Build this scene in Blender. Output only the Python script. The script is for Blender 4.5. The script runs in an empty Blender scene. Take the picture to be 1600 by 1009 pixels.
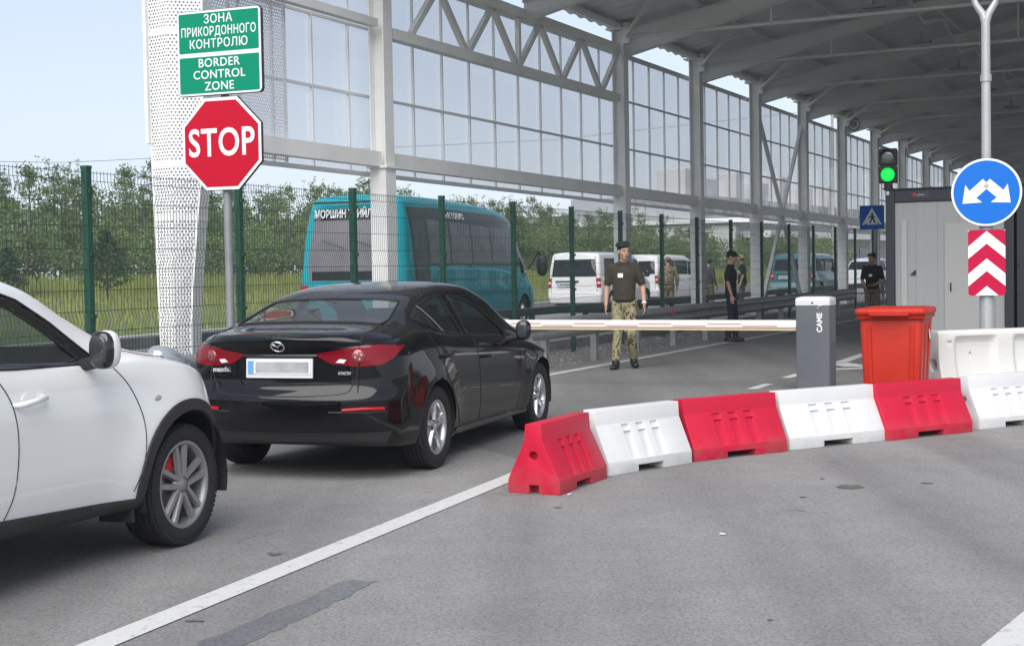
import bpy, bmesh, math, random
import numpy as np
from mathutils import Vector, Matrix, Euler
from mathutils.bvhtree import BVHTree
SC = bpy.context.scene
COL = SC.collection
R = math.radians
rnd = random.Random(7)

# ------------------------------------------------------------------ camera, sky, sun, exposure
CAM_H, FPX = 1.5, 2250.0
PITCH, ROLL = math.atan((504.5 - 418) / FPX), R(1.0)
_f = np.array([0, math.cos(PITCH), -math.sin(PITCH)])
_u0 = np.array([0, math.sin(PITCH), math.cos(PITCH)])
_r0 = np.array([1.0, 0, 0])
_r = math.cos(ROLL) * _r0 - math.sin(ROLL) * _u0
_u = math.sin(ROLL) * _r0 + math.cos(ROLL) * _u0
cam = bpy.data.cameras.new('camera')
cam.sensor_fit = 'HORIZONTAL'; cam.sensor_width = 36; cam.lens = FPX / 1600 * 36
cam.clip_start = .1; cam.clip_end = 3000
camo = bpy.data.objects.new('camera', cam); COL.objects.link(camo)
camo.matrix_world = Matrix(((_r[0], _u[0], -_f[0], 0), (_r[1], _u[1], -_f[1], 0), (_r[2], _u[2], -_f[2], CAM_H), (0, 0, 0, 1)))
SC.camera = camo

SUN_EL, SUN_AZ = R(46), R(196)          # azimuth measured clockwise from +Y
W = bpy.data.worlds.new('World'); SC.world = W; W.use_nodes = True
nt = W.node_tree; nt.nodes.clear()
sky = nt.nodes.new('ShaderNodeTexSky'); sky.sky_type = 'NISHITA'; sky.sun_disc = False
sky.sun_elevation = SUN_EL; sky.sun_rotation = SUN_AZ
sky.air_density = 1.0; sky.dust_density = 0.6; sky.ozone_density = 1.5; sky.altitude = 0
hs = nt.nodes.new('ShaderNodeHueSaturation'); hs.inputs['Saturation'].default_value = .50
bg = nt.nodes.new('ShaderNodeBackground'); bg.inputs[1].default_value = .142
wo = nt.nodes.new('ShaderNodeOutputWorld')
tn = nt.nodes.new('ShaderNodeMix'); tn.data_type = 'RGBA'; tn.blend_type = 'MULTIPLY'; tn.inputs[0].default_value = 1; tn.inputs[7].default_value = (.90, .96, 1.08, 1)
nt.links.new(sky.outputs[0], hs.inputs['Color']); gm_ = nt.nodes.new('ShaderNodeGamma'); gm_.inputs[1].default_value = .62; nt.links.new(hs.outputs[0], gm_.inputs[0]); nt.links.new(gm_.outputs[0], tn.inputs[6]); nt.links.new(tn.outputs[2], bg.inputs[0]); nt.links.new(bg.outputs[0], wo.inputs[0])
sl = bpy.data.lights.new('sun', 'SUN'); sl.energy = 2.0; sl.angle = R(65); sl.color = (1, .96, .9)
so = bpy.data.objects.new('sun', sl); COL.objects.link(so)
sd = Vector((math.sin(SUN_AZ) * math.cos(SUN_EL), math.cos(SUN_AZ) * math.cos(SUN_EL), math.sin(SUN_EL)))
so.rotation_euler = sd.to_track_quat('Z', 'Y').to_euler()
so.location = (-20, -30, 40)
SC.view_settings.view_transform = 'Standard'; SC.view_settings.look = 'None'
SC.view_settings.exposure = 1.12; SC.view_settings.gamma = 1
SC.render.engine = 'CYCLES'
SC.cycles.max_bounces = 8; SC.cycles.transparent_max_bounces = 24
SC.cycles.caustics_reflective = False; SC.cycles.caustics_refractive = False
SC.cycles.use_denoising = True

def px_ray(x, y):
    return _f + _r * (x - 800) / FPX - _u * (y - 504.5) / FPX
def gnd(x, y, z=0.0):
    d = px_ray(x, y); return np.array([0, 0, CAM_H]) + d * ((z - CAM_H) / d[2])

# ------------------------------------------------------------------ materials
def _new(name):
    m = bpy.data.materials.new(name); m.use_nodes = True
    return m, m.node_tree, m.node_tree.nodes['Principled BSDF']
def P(name, col, rough=.5, metal=0., coat=0., var=0., vscale=6., bump=0., bscale=60., spec=.5, alt=None, rvar=0., trans=0.):
    """principled with optional noise variation of colour and fine bump"""
    m, t, b = _new(name)
    b.inputs['Base Color'].default_value = (*col, 1); b.inputs['Roughness'].default_value = rough
    b.inputs['Metallic'].default_value = metal; b.inputs['Coat Weight'].default_value = coat
    b.inputs['Coat Roughness'].default_value = .03
    b.inputs['Specular IOR Level'].default_value = spec
    if var or bump or rvar:
        tc = t.nodes.new('ShaderNodeTexCoord')
    if var or rvar:
        n = t.nodes.new('ShaderNodeTexNoise'); n.inputs['Scale'].default_value = vscale; n.inputs['Detail'].default_value = 6; n.inputs['Roughness'].default_value = .65
        t.links.new(tc.outputs['Object'], n.inputs['Vector'])
    if var:
        cr = t.nodes.new('ShaderNodeValToRGB')
        a = alt or tuple(c * (1 - var) for c in col)
        cr.color_ramp.elements[0].color = (*a, 1); cr.color_ramp.elements[0].position = .35
        cr.color_ramp.elements[1].color = (*col, 1); cr.color_ramp.elements[1].position = .62
        t.links.new(n.outputs['Fac'], cr.inputs[0]); t.links.new(cr.outputs[0], b.inputs['Base Color'])
    if rvar:
        mr = t.nodes.new('ShaderNodeMapRange'); mr.inputs[1].default_value = .3; mr.inputs[2].default_value = .7
        mr.inputs[3].default_value = max(0, rough - rvar); mr.inputs[4].default_value = rough + rvar
        t.links.new(n.outputs['Fac'], mr.inputs[0]); t.links.new(mr.outputs[0], b.inputs['Roughness'])
    if bump:
        n2 = t.nodes.new('ShaderNodeTexNoise'); n2.inputs['Scale'].default_value = bscale; n2.inputs['Detail'].default_value = 4
        t.links.new(tc.outputs['Object'], n2.inputs['Vector'])
        bp = t.nodes.new('ShaderNodeBump'); bp.inputs['Strength'].default_value = bump; bp.inputs['Distance'].default_value = .01
        t.links.new(n2.outputs['Fac'], bp.inputs['Height']); t.links.new(bp.outputs[0], b.inputs['Normal'])
    return m
def glass(name, tint, gloss=.06, rough=.02, body=None, bodyf=0.):
    """thin pane: tinted transparency plus a fresnel mirror, optional share of dusty body colour"""
    m, t, b = _new(name); t.nodes.remove(b)
    out = t.nodes['Material Output']
    tr = t.nodes.new('ShaderNodeBsdfTransparent'); tr.inputs[0].default_value = (*tint, 1)
    gl = t.nodes.new('ShaderNodeBsdfGlossy'); gl.inputs['Roughness'].default_value = rough
    lw = t.nodes.new('ShaderNodeLayerWeight'); lw.inputs[0].default_value = .35
    mr = t.nodes.new('ShaderNodeMapRange'); mr.inputs[3].default_value = gloss; mr.inputs[4].default_value = .6
    t.links.new(lw.outputs['Facing'], mr.inputs[0])
    pw = t.nodes.new('ShaderNodeMath'); pw.operation = 'POWER'; pw.inputs[1].default_value = 2.2
    t.links.new(lw.outputs['Facing'], pw.inputs[0]); t.links.new(pw.outputs[0], mr.inputs[0])
    mx = t.nodes.new('ShaderNodeMixShader')
    t.links.new(mr.outputs[0], mx.inputs[0]); t.links.new(gl.outputs[0], mx.inputs[2])
    if bodyf:
        df = t.nodes.new('ShaderNodeBsdfDiffuse'); df.inputs[0].default_value = (*body, 1)
        m2 = t.nodes.new('ShaderNodeMixShader'); m2.inputs[0].default_value = bodyf
        t.links.new(tr.outputs[0], m2.inputs[1]); t.links.new(df.outputs[0], m2.inputs[2]); t.links.new(m2.outputs[0], mx.inputs[1])
    else:
        t.links.new(tr.outputs[0], mx.inputs[1])
    t.links.new(mx.outputs[0], out.inputs[0])
    return m
def paint(name, col, rough=.35, flake=0., inner=(.012, .012, .013), coat=1.0, dust=.0, metal=0.):
    """car paint with clear coat; the back of the sheet is the dark cabin lining"""
    m, t, b = _new(name)
    b.inputs['Roughness'].default_value = rough; b.inputs['Coat Weight'].default_value = coat; b.inputs['Coat Roughness'].default_value = .02
    b.inputs['Metallic'].default_value = metal; b.inputs['Specular IOR Level'].default_value = .05
    gm = t.nodes.new('ShaderNodeNewGeometry'); mx = t.nodes.new('ShaderNodeMix'); mx.data_type = 'RGBA'
    mx.inputs[6].default_value = (*col, 1); mx.inputs[7].default_value = (*inner, 1)
    tc = t.nodes.new('ShaderNodeTexCoord')
    n = t.nodes.new('ShaderNodeTexNoise'); n.inputs['Scale'].default_value = 2.5; n.inputs['Detail'].default_value = 5
    t.links.new(tc.outputs['Object'], n.inputs['Vector'])
    d = t.nodes.new('ShaderNodeMix'); d.data_type = 'RGBA'; d.inputs[6].default_value = (*col, 1); d.inputs[7].default_value = (.22, .2, .17, 1)
    # road film: heaviest low on the body
    sx = t.nodes.new('ShaderNodeSeparateXYZ'); t.links.new(tc.outputs['Object'], sx.inputs[0])
    mr = t.nodes.new('ShaderNodeMapRange'); mr.inputs[1].default_value = .75; mr.inputs[2].default_value = .15; mr.inputs[3].default_value = .1; mr.inputs[4].default_value = 1
    t.links.new(sx.outputs['Z'], mr.inputs[0])
    mu = t.nodes.new('ShaderNodeMath'); mu.operation = 'MULTIPLY'; t.links.new(mr.outputs[0], mu.inputs[0]); t.links.new(n.outputs['Fac'], mu.inputs[1])
    m3 = t.nodes.new('ShaderNodeMath'); m3.operation = 'MULTIPLY'; m3.inputs[1].default_value = dust; t.links.new(mu.outputs[0], m3.inputs[0])
    t.links.new(m3.outputs[0], d.inputs[0]); t.links.new(d.outputs[2], mx.inputs[6])
    t.links.new(gm.outputs['Backfacing'], mx.inputs[0]); t.links.new(mx.outputs[2], b.inputs['Base Color'])
    ic = t.nodes.new('ShaderNodeMath'); ic.operation = 'SUBTRACT'; ic.inputs[0].default_value = 1; t.links.new(gm.outputs['Backfacing'], ic.inputs[1])
    cm = t.nodes.new('ShaderNodeMath'); cm.operation = 'MULTIPLY'; cm.inputs[1].default_value = coat; t.links.new(ic.outputs[0], cm.inputs[0])
    t.links.new(cm.outputs[0], b.inputs['Coat Weight'])
    return m
def emit(name, col, s):
    m, t, b = _new(name); b.inputs['Base Color'].default_value = (*[c * .3 for c in col], 1)
    b.inputs['Emission Color'].default_value = (*col, 1); b.inputs['Emission Strength'].default_value = s
    return m
def perforated(name, col, pitch, rad, axes='xz'):
    """steel sheet with a staggered pattern of round holes"""
    m, t, b = _new(name); b.inputs['Base Color'].default_value = (*col, 1); b.inputs['Roughness'].default_value = .45
    uv = t.nodes.new('ShaderNodeUVMap'); sp = t.nodes.new('ShaderNodeSeparateXYZ'); t.links.new(uv.outputs[0], sp.inputs[0])
    def mth(op, a, b_=None):
        n = t.nodes.new('ShaderNodeMath'); n.operation = op
        for i, q in enumerate((a, b_)):
            if q is None: continue
            if isinstance(q, (int, float)): n.inputs[i].default_value = q
            else: t.links.new(q, n.inputs[i])
        return n.outputs[0]
    def grid(off):
        fx = mth('SUBTRACT', mth('FRACT', mth('ADD', mth('DIVIDE', sp.outputs[0], pitch), off)), .5)
        fy = mth('SUBTRACT', mth('FRACT', mth('ADD', mth('DIVIDE', sp.outputs[1], pitch * 1.7), off)), .5)
        fx = mth('MULTIPLY', fx, pitch); fy = mth('MULTIPLY', fy, pitch * 1.7)
        return mth('SQRT', mth('ADD', mth('MULTIPLY', fx, fx), mth('MULTIPLY', fy, fy)))
    d = mth('MINIMUM', grid(0.0), grid(.5))
    a = mth('GREATER_THAN', d, rad)
    t.links.new(a, b.inputs['Alpha'])
    return m

# ------------------------------------------------------------------ mesh builder
def rotz(a):
    c, s = math.cos(a), math.sin(a); return np.array([[c, -s, 0], [s, c, 0], [0, 0, 1.]])
def frame_from(d, up=(0, 0, 1)):
    d = np.array(d, float); d /= np.linalg.norm(d); up = np.array(up, float)
    if abs(d @ up) > .98: up = np.array([1., 0, 0]) if abs(d[0]) < .9 else np.array([0, 1., 0])
    a = np.cross(up, d); a /= np.linalg.norm(a); return a, np.cross(d, a), d
class M:
    def __init__(s): s.v = []; s.f = []; s.m = []; s.s = []; s.n = 0
    def add(s, v, f, mi=0, smooth=False):
        v = np.asarray(v, float).reshape(-1, 3); s.v.append(v)
        for q in f: s.f.append([i + s.n for i in q]); s.m.append(mi); s.s.append(smooth)
        s.n += len(v); return s
    def box(s, c, d, Rm=None, mi=0, taper=1.0):
        x, y, z = [q / 2 for q in d]
        v = np.array([[-x, -y, -z], [x, -y, -z], [x, y, -z], [-x, y, -z], [-x * taper, -y * taper, z], [x * taper, -y * taper, z], [x * taper, y * taper, z], [-x * taper, y * taper, z]])
        if Rm is not None: v = v @ np.asarray(Rm).T
        return s.add(v + np.asarray(c, float), [(0, 3, 2, 1), (4, 5, 6, 7), (0, 1, 5, 4), (1, 2, 6, 5), (2, 3, 7, 6), (3, 0, 4, 7)], mi)
    def beam(s, p0, p1, w, h, up=(0, 0, 1), mi=0):
        p0 = np.array(p0, float); p1 = np.array(p1, float); a, b, d = frame_from(p1 - p0, up)
        L = np.linalg.norm(p1 - p0); return s.box((p0 + p1) / 2, (w, h, L), np.stack([a, b, d], 1), mi)
    def ibeam(s, p0, p1, w, h, tf=.016, tw=.012, up=(0, 0, 1), mi=0):
        p0 = np.array(p0, float); p1 = np.array(p1, float); a, b, d = frame_from(p1 - p0, up)
        for q in (h / 2 - tf / 2, -h / 2 + tf / 2): s.beam(p0 + b * q, p1 + b * q, w, tf, up, mi)
        return s.beam(p0, p1, tw, h - 2 * tf - .001, up, mi)
    def cyl(s, p0, p1, r0, r1=None, n=12, caps=True, mi=0, smooth=True):
        r1 = r0 if r1 is None else r1
        p0 = np.array(p0, float); p1 = np.array(p1, float); a, b, d = frame_from(p1 - p0)
        t = np.arange(n) * 2 * math.pi / n; ring = np.cos(t)[:, None] * a + np.sin(t)[:, None] * b
        f = [(i, (i + 1) % n, n + (i + 1) % n, n + i) for i in range(n)]
        s.add(np.vstack([p0 + ring * r0, p1 + ring * r1]), f, mi, smooth)
        if caps:
            s.add(np.vstack([p0 + ring * r0]), [tuple(range(n))[::-1]], mi); s.add(np.vstack([p1 + ring * r1]), [tuple(range(n))], mi)
        return s
    def tube(s, pts, r, n=8, caps=True, mi=0, up=(0, 0, 1), flat=None):
        pts = np.array(pts, float); k = len(pts); rs = np.full(k, r) if np.isscalar(r) else np.array(r, float)
        t = np.arange(n) * 2 * math.pi / n; V = []
        for i in range(k):
            d = pts[min(i + 1, k - 1)] - pts[max(i - 1, 0)]; a, b, _ = frame_from(d, up)
            V.append(pts[i] + rs[i] * (np.cos(t)[:, None] * a + (flat or 1) * np.sin(t)[:, None] * b))
        f = [(i * n + j, i * n + (j + 1) % n, (i + 1) * n + (j + 1) % n, (i + 1) * n + j) for i in range(k - 1) for j in range(n)]
        s.add(np.vstack(V), f, mi, True)
        if caps: s.add(V[0], [tuple(range(n))[::-1]], mi); s.add(V[-1], [tuple(range(n))], mi)
        return s
    def lathe(s, prof, n=24, o=(0, 0, 0), ax='z', mi=0, smooth=True, close=False):
        pr = np.array(prof, float); t = np.arange(n) * 2 * math.pi / n; k = len(pr)
        c, sn = np.cos(t), np.sin(t); V = []
        for r, h in pr:
            q = {'z': (r * c, r * sn, h + 0 * c), 'y': (r * sn, h + 0 * c, r * c), 'x': (h + 0 * c, r * c, r * sn)}[ax]
            V.append(np.stack(q, 1))
        idx = range(k) if close else range(k - 1)
        f = [(i * n + j, i * n + (j + 1) % n, ((i + 1) % k) * n + (j + 1) % n, ((i + 1) % k) * n + j) for i in idx for j in range(n)]
        return s.add(np.vstack(V) + np.asarray(o, float), f, mi, smooth)
    def prism(s, poly, d0, d1, o=(0, 0, 0), ex=(1, 0, 0), ey=(0, 0, 1), ez=None, mi=0, smooth=False):
        ex = np.array(ex, float); ey = np.array(ey, float); ez = np.cross(ex, ey) if ez is None else np.array(ez, float)
        p = np.array(poly, float); n = len(p); b = np.asarray(o, float) + p[:, :1] * ex + p[:, 1:] * ey
        s.add(np.vstack([b + ez * d0, b + ez * d1]), [tuple(range(n))[::-1], tuple(range(n, 2 * n))], mi)
        s.add(np.vstack([b + ez * d0, b + ez * d1]), [(i, (i + 1) % n, n + (i + 1) % n, n + i) for i in range(n)], mi, smooth)
        return s
    def ell(s, c, r, Rm=None, nu=16, nv=10, mi=0, p=1.0):
        th = np.linspace(0, math.pi, nv + 1); ph = np.arange(nu) * 2 * math.pi / nu; V = []
        sg = lambda q: np.sign(q) * np.abs(q) ** p
        for a in th: V.append(np.stack([sg(np.sin(a)) * sg(np.cos(ph)), sg(np.sin(a)) * sg(np.sin(ph)), 0 * ph + sg(np.cos(a))], 1))
        v = np.vstack(V) * np.array(r, float)
        if Rm is not None: v = v @ np.asarray(Rm).T
        f = [(i * nu + j, (i + 1) * nu + j, (i + 1) * nu + (j + 1) % nu, i * nu + (j + 1) % nu) for i in range(nv) for j in range(nu)]
        return s.add(v + np.asarray(c, float), f, mi, True)
    def quad(s, a, b, c, d, mi=0): return s.add([a, b, c, d], [(0, 1, 2, 3)], mi)
    def grid(s, G, mi=0, smooth=True, flip=False):
        G = np.asarray(G); nu, nv = G.shape[:2]
        f = [(i * nv + j, i * nv + j + 1, (i + 1) * nv + j + 1, (i + 1) * nv + j) for i in range(nu - 1) for j in range(nv - 1)]
        if flip: f = [q[::-1] for q in f]
        return s.add(G.reshape(-1, 3), f, mi, smooth)
    def build(s, name, mats, parent=None, world=False, bevel=0., seg=2, angle=40, uv=None, merge=0., fixn=False):
        v = np.vstack(s.v) if s.v else np.zeros((0, 3))
        if world and parent is not None:
            v = (v - np.array(parent.location)) @ rotz(parent.rotation_euler.z)
        me = bpy.data.meshes.new(name)
        me.from_pydata(v.tolist(), [], s.f)
        for m in (mats if isinstance(mats, (list, tuple)) else [mats]): me.materials.append(m)
        me.polygons.foreach_set('material_index', s.m); me.polygons.foreach_set('use_smooth', s.s)
        if bevel or merge or fixn:
            bm = bmesh.new(); bm.from_mesh(me)
            if merge or bevel: bmesh.ops.remove_doubles(bm, verts=bm.verts, dist=merge or 1e-5)
            if fixn: bmesh.ops.recalc_face_normals(bm, faces=bm.faces)
            if bevel:
                es = [e for e in bm.edges if len(e.link_faces) == 2 and e.calc_face_angle(0) > R(angle)]
                r = bmesh.ops.bevel(bm, geom=es, offset=bevel, segments=seg, profile=.6, affect='EDGES', clamp_overlap=True)
                for f in r['faces']: f.smooth = True
            bm.to_mesh(me); bm.free()
        if uv is not None:
            ul = me.uv_layers.new(name='UVMap')
            for lp in me.loops:
                ul.data[lp.index].uv = uv(me.vertices[lp.vertex_index].co)
        me.update()
        o = bpy.data.objects.new(name, me); COL.objects.link(o)
        if parent is not None: o.parent = parent
        return o
def tag(o, label, cat, group=None):
    o['label'] = label; o['category'] = cat
    if group: o['group'] = group
    return o
def thing(name, label, cat, loc=(0, 0, 0), rz=0., group=None):
    o = bpy.data.objects.new(name, None); o.empty_display_size = .2; COL.objects.link(o)
    o.location = [float(q) for q in loc]; o.rotation_euler = (0, 0, rz)
    return tag(o, label, cat, group)
def struct(o, kind='structure'): o['kind'] = kind; return o
def dup(root, loc, rz=None, label=None):
    r = root.copy(); COL.objects.link(r); r.location = loc
    if rz is not None: r.rotation_euler = (0, 0, rz)
    if label: r['label'] = label
    for ch in [o for o in bpy.data.objects if o.parent == root]:
        c = ch.copy(); COL.objects.link(c); c.parent = r
        for g in [o for o in bpy.data.objects if o.parent == ch]:
            d = g.copy(); COL.objects.link(d); d.parent = c
    return r
def text_mesh(name, txt, size, mat, parent, o, ex, ey, depth=.004, bold=.0, sx=1.0, align='CENTER', space=1.0):
    """flat raised lettering standing on the plane o, ex, ey"""
    cu = bpy.data.curves.new(name, 'FONT'); cu.body = txt; cu.size = size; cu.align_x = align; cu.align_y = 'CENTER'
    cu.extrude = depth / 2; cu.offset = bold; cu.space_character = space; cu.resolution_u = 4
    ob = bpy.data.objects.new(name, cu); COL.objects.link(ob)
    dg = bpy.context.evaluated_depsgraph_get(); me = bpy.data.meshes.new_from_object(ob.evaluated_get(dg))
    bpy.data.objects.remove(ob); me.name = name
    ex = Vector(ex).normalized(); ey = Vector(ey).normalized(); ez = ex.cross(ey)
    mt = Matrix((( *(ex * sx),), (*ey,), (*ez,))).transposed().to_4x4()
    me.transform(Matrix.Translation(Vector(o)) @ mt)
    me.materials.clear(); me.materials.append(mat)
    for p in me.polygons: p.material_index = 0
    r = bpy.data.objects.new(name, me); COL.objects.link(r); r.parent = parent
    return r
def pchip(tab, x):
    xs = np.array([t[0] for t in tab], float); ys = np.array([t[1] for t in tab], float)
    if len(xs) == 1: return np.full(np.shape(x), ys[0])
    h = np.diff(xs); d = np.diff(ys) / h; m = np.zeros(len(xs))
    for i in range(1, len(xs) - 1):
        if d[i - 1] * d[i] > 0:
            w1 = 2 * h[i] + h[i - 1]; w2 = h[i] + 2 * h[i - 1]; m[i] = (w1 + w2) / (w1 / d[i - 1] + w2 / d[i])
    m[0] = d[0]; m[-1] = d[-1]
    x = np.clip(np.asarray(x, float), xs[0], xs[-1]); k = np.clip(np.searchsorted(xs, x) - 1, 0, len(h) - 1)
    t = (x - xs[k]) / h[k]; hk = h[k]
    return ys[k] * (1 + 2 * t) * (1 - t) ** 2 + m[k] * hk * t * (1 - t) ** 2 + ys[k + 1] * t * t * (3 - 2 * t) + m[k + 1] * hk * t * t * (t - 1)
# ------------------------------------------------------------------ vehicles
TYRE = P('tyre_rubber', (.018, .018, .019), .75, bump=.3, bscale=150, var=.3)
ALLOY = P('alloy_silver', (.62, .63, .64), .28, metal=.9)
ALLOYD = P('alloy_dark', (.07, .07, .075), .45, metal=.5)  # dark metal of wheel bolts, disc backing and reflector trim
BLACKP = P('black_plastic', (.02, .02, .021), .55, bump=.15, bscale=300)
BLACKG = P('black_gloss', (.008, .008, .009), .12, coat=.6)
RUBBER = P('window_rubber', (.012, .012, .012), .6)
CHROME = P('chrome', (.8, .8, .8), .1, metal=1)
DARKIN = P('cabin_cloth', (.02, .021, .023), .85, bump=.2, bscale=200)
REDLAMP = P('red_lamp_glass', (.19, .003, .010), .12, spec=.45)
REDBRT = P('red_lamp_bright', (.36, .005, .012), .2, spec=.4)
WHLAMP = P('clear_lamp', (.75, .75, .76), .12, coat=1)
GLASSC = glass('car_glass', (.66, .73, .71), .07, body=(.50, .56, .56), bodyf=.06)
GLASSM = glass('side_glass', (.42, .46, .45), .06, body=(.4, .45, .45), bodyf=.04)
GLASSD = glass('tinted_glass', (.16, .18, .18), .07)
PLATEW = P('plate_white', (.75, .76, .77), .4)
PLATEB = P('plate_blue', (.12, .32, .6), .4)
PLATEG = P('plate_blur', (.45, .45, .45), .5, var=.45, vscale=3)
REDCAL = P('caliper_red', (.5, .02, .03), .4)

def car_surface(S, nx=170):
    xr, xf = S['xr'], S['xf']
    t = np.linspace(0, 1, nx)
    Rr, Rf = S.get('Rr', .4), S.get('Rf', .7)
    a = np.linspace(0, 1, 34); b = np.linspace(0, 1, 34)
    n_mid = nx
    xs = np.concatenate([xr + Rr * (1 - np.sin(a * math.pi / 2 + 0) ** 1.0)[::-1][:0], xr + Rr * (1 - np.cos(a * math.pi / 2)), np.linspace(xr + Rr, xf - Rf, n_mid)[1:-1], xf - Rf * (1 - np.sin(b * math.pi / 2))])
    nr_, nf_ = S.get('nr', 2.5), S.get('nf', 2.4)
    tr = np.clip((xr + Rr - xs) / Rr, 0, 1); tf = np.clip((xs - (xf - Rf)) / Rf, 0, 1)
    e = (1 - tr ** nr_) ** (1 / nr_) * (1 - tf ** nf_) ** (1 / nf_)
    zb, Wd, zk, zt, wr = [pchip(S[k], xs) for k in ('zb', 'W', 'zbelt', 'ztop', 'wrail')]
    bi = pchip(S.get('bi', [(0, .09)]), xs); crown = np.minimum(pchip(S.get('crown', [(0, .065)]), xs), .55 * (zt - zk))
    cnt = [3, 3, 4, 5, 5, 6, 6, 4, 10, 8, 5, 7, 7]
    vq = np.concatenate([np.arange(c) / c + i for i, c in enumerate(cnt)] + [[13.0]])
    G = np.zeros((len(xs), len(vq), 3))
    for i, x in enumerate(xs):
        Wc, b0, b1, top, w2, c, q = Wd[i], zb[i], zk[i], zt[i], wr[i], crown[i], bi[i]
        h = b1 - b0; zr = top - c
        cp = [(0, b0), (.8 * Wc, b0), (Wc - .06, b0 + .015), (Wc - S.get('tuck', .025), b0 + .10), (Wc - .004, b0 + .34 * h), (Wc, b0 + .60 * h), (Wc - .02, b0 + .85 * h),
              (Wc - q * .75, b1 - .014), (Wc - q, b1), ((Wc - q) * .5 + w2 * .5 + S.get('bulge', .012), (b1 + zr) / 2), (w2, zr), (w2 - .07, zr + .5 * c), (w2 * .55, top - .12 * c), (0, top)]
        cp = np.array(cp); k = list(zip(range(14), cp[:, 0])), list(zip(range(14), cp[:, 1]))
        y = pchip(k[0], vq); z = pchip(k[1], vq)
        G[i, :, 0] = x; G[i, :, 1] = y * e[i]; G[i, :, 2] = z
    if 'rearprof' in S:
        fr = np.clip(1 - (xs - xr) / S.get('rearfade', .5), 0, 1) ** 1.3
        G[:, :, 0] += fr[:, None] * pchip(S['rearprof'], G[:, :, 2])
    if 'frontprof' in S:
        ff = np.clip(1 - (xf - xs) / S.get('frontfade', .8), 0, 1) ** 1.2
        G[:, :, 0] += ff[:, None] * pchip(S['frontprof'], G[:, :, 2])
    if 'flare' in S:           # swollen wheel arches
        for wx, wz, rad, amt in S['flare']:
            d = np.sqrt((G[:, :, 0] - wx) ** 2 + (G[:, :, 2] - wz) ** 2)
            g = np.exp(-((d - rad * .9) / (rad * .38)) ** 2) * amt * (G[:, :, 1] > .3)
            G[:, :, 1] += g
    L = G.copy(); L[:, :, 1] *= -1
    full = np.concatenate([G[:, :, :], L[:, ::-1, :][:, 1:, :]], 1)   # left underside -> top -> right underside
    bm = bmesh.new(); nu, nv = full.shape[:2]
    vs = [[bm.verts.new(full[i, j]) for j in range(nv)] for i in range(nu)]
    for i in range(nu - 1):
        for j in range(nv - 1):
            f = bm.faces.new((vs[i][j], vs[i + 1][j], vs[i + 1][j + 1], vs[i][j + 1])); f.smooth = True
    bmesh.ops.remove_doubles(bm, verts=bm.verts, dist=2e-4)
    bmesh.ops.dissolve_degenerate(bm, edges=bm.edges, dist=1e-5)
    bmesh.ops.recalc_face_normals(bm, faces=bm.faces)
    bm.normal_update(); bm.faces.ensure_lookup_table()
    if sum(f.normal.y * f.calc_center_median().y for f in bm.faces) < 0:
        bmesh.ops.reverse_faces(bm, faces=bm.faces); bm.normal_update()
    return bm
def cut(bm, poly, dr, filt):
    """split the faces along a convex outline swept in direction dr; returns the faces inside"""
    p = [Vector(q) for q in poly]; dr = Vector(dr).normalized(); c = sum(p, Vector()) / len(p)
    a = dr.orthogonal().normalized(); b = dr.cross(a)
    P2 = np.array([[q.dot(a), q.dot(b)] for q in p]); lo, hi = P2.min(0) - .05, P2.max(0) + .05
    fs = []
    for f in bm.faces:
        q = f.calc_center_median()
        if lo[0] < q.dot(a) < hi[0] and lo[1] < q.dot(b) < hi[1] and filt(q, f.normal): fs.append(f)
    for i in range(len(p)):
        e = p[(i + 1) % len(p)] - p[i]
        if e.length < 1e-6: continue
        n = e.cross(dr).normalized()
        if (c - p[i]).dot(n) > 0: n = -n
        ge = set(fs)
        for f in fs: ge.update(f.edges); ge.update(f.verts)
        r = bmesh.ops.bisect_plane(bm, geom=list(ge), dist=1e-5, plane_co=p[i], plane_no=n)
        fs = [f for f in r['geom'] if isinstance(f, bmesh.types.BMFace) and (f.calc_center_median() - p[i]).dot(n) <= 1e-6]
    return fs
def split_off(bm, faces, name, mat, parent, push=0., thick=0.):
    """take faces out of bm as a part of their own"""
    me = bpy.data.meshes.new(name); idx = {}; V = []; F = []; nr = []
    for f in faces:
        q = []
        for v in f.verts:
            if v not in idx: idx[v] = len(V); V.append(v.co + v.normal * push); nr.append(v.normal.copy())
            q.append(idx[v])
        F.append(q)
    n = len(V)
    if thick:
        V = V + [V[i] - nr[i] * thick for i in range(n)]
        ed = {}
        for q in F:
            for i in range(len(q)):
                k = (q[i], q[(i + 1) % len(q)]); ed[k] = 1
        S_ = [(b, a, a + n, b + n) for a, b in ed if (b, a) not in ed]
        F = F + S_
    me.from_pydata([tuple(v) for v in V], [], F); me.materials.append(mat)
    me.polygons.foreach_set('use_smooth', [True] * len(F)); me.update()
    bmesh.ops.delete(bm, geom=faces, context='FACES')
    o = bpy.data.objects.new(name, me); COL.objects.link(o); o.parent = parent
    return o
def bm_obj(bm, name, mat, parent):
    me = bpy.data.meshes.new(name); bm.to_mesh(me); me.materials.append(mat)
    o = bpy.data.objects.new(name, me); COL.objects.link(o); o.parent = parent; return o
def cast_line(bvh, pts, dr, back=2., step=.03, off=.001):
    """lay a polyline onto the body along dr"""
    out = []; dr = Vector(dr).normalized()
    P_ = [Vector(q) for q in pts]
    for i in range(len(P_) - 1):
        n = max(1, int((P_[i + 1] - P_[i]).length / step))
        for k in range(n + (i == len(P_) - 2)):
            q = P_[i].lerp(P_[i + 1], k / n); h = bvh.ray_cast(q - dr * back, dr)
            if h[0] is not None: out.append(h[0] + h[1] * off if h[1].dot(dr) < 0 else h[0] - h[1] * off)
    return out
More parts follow.
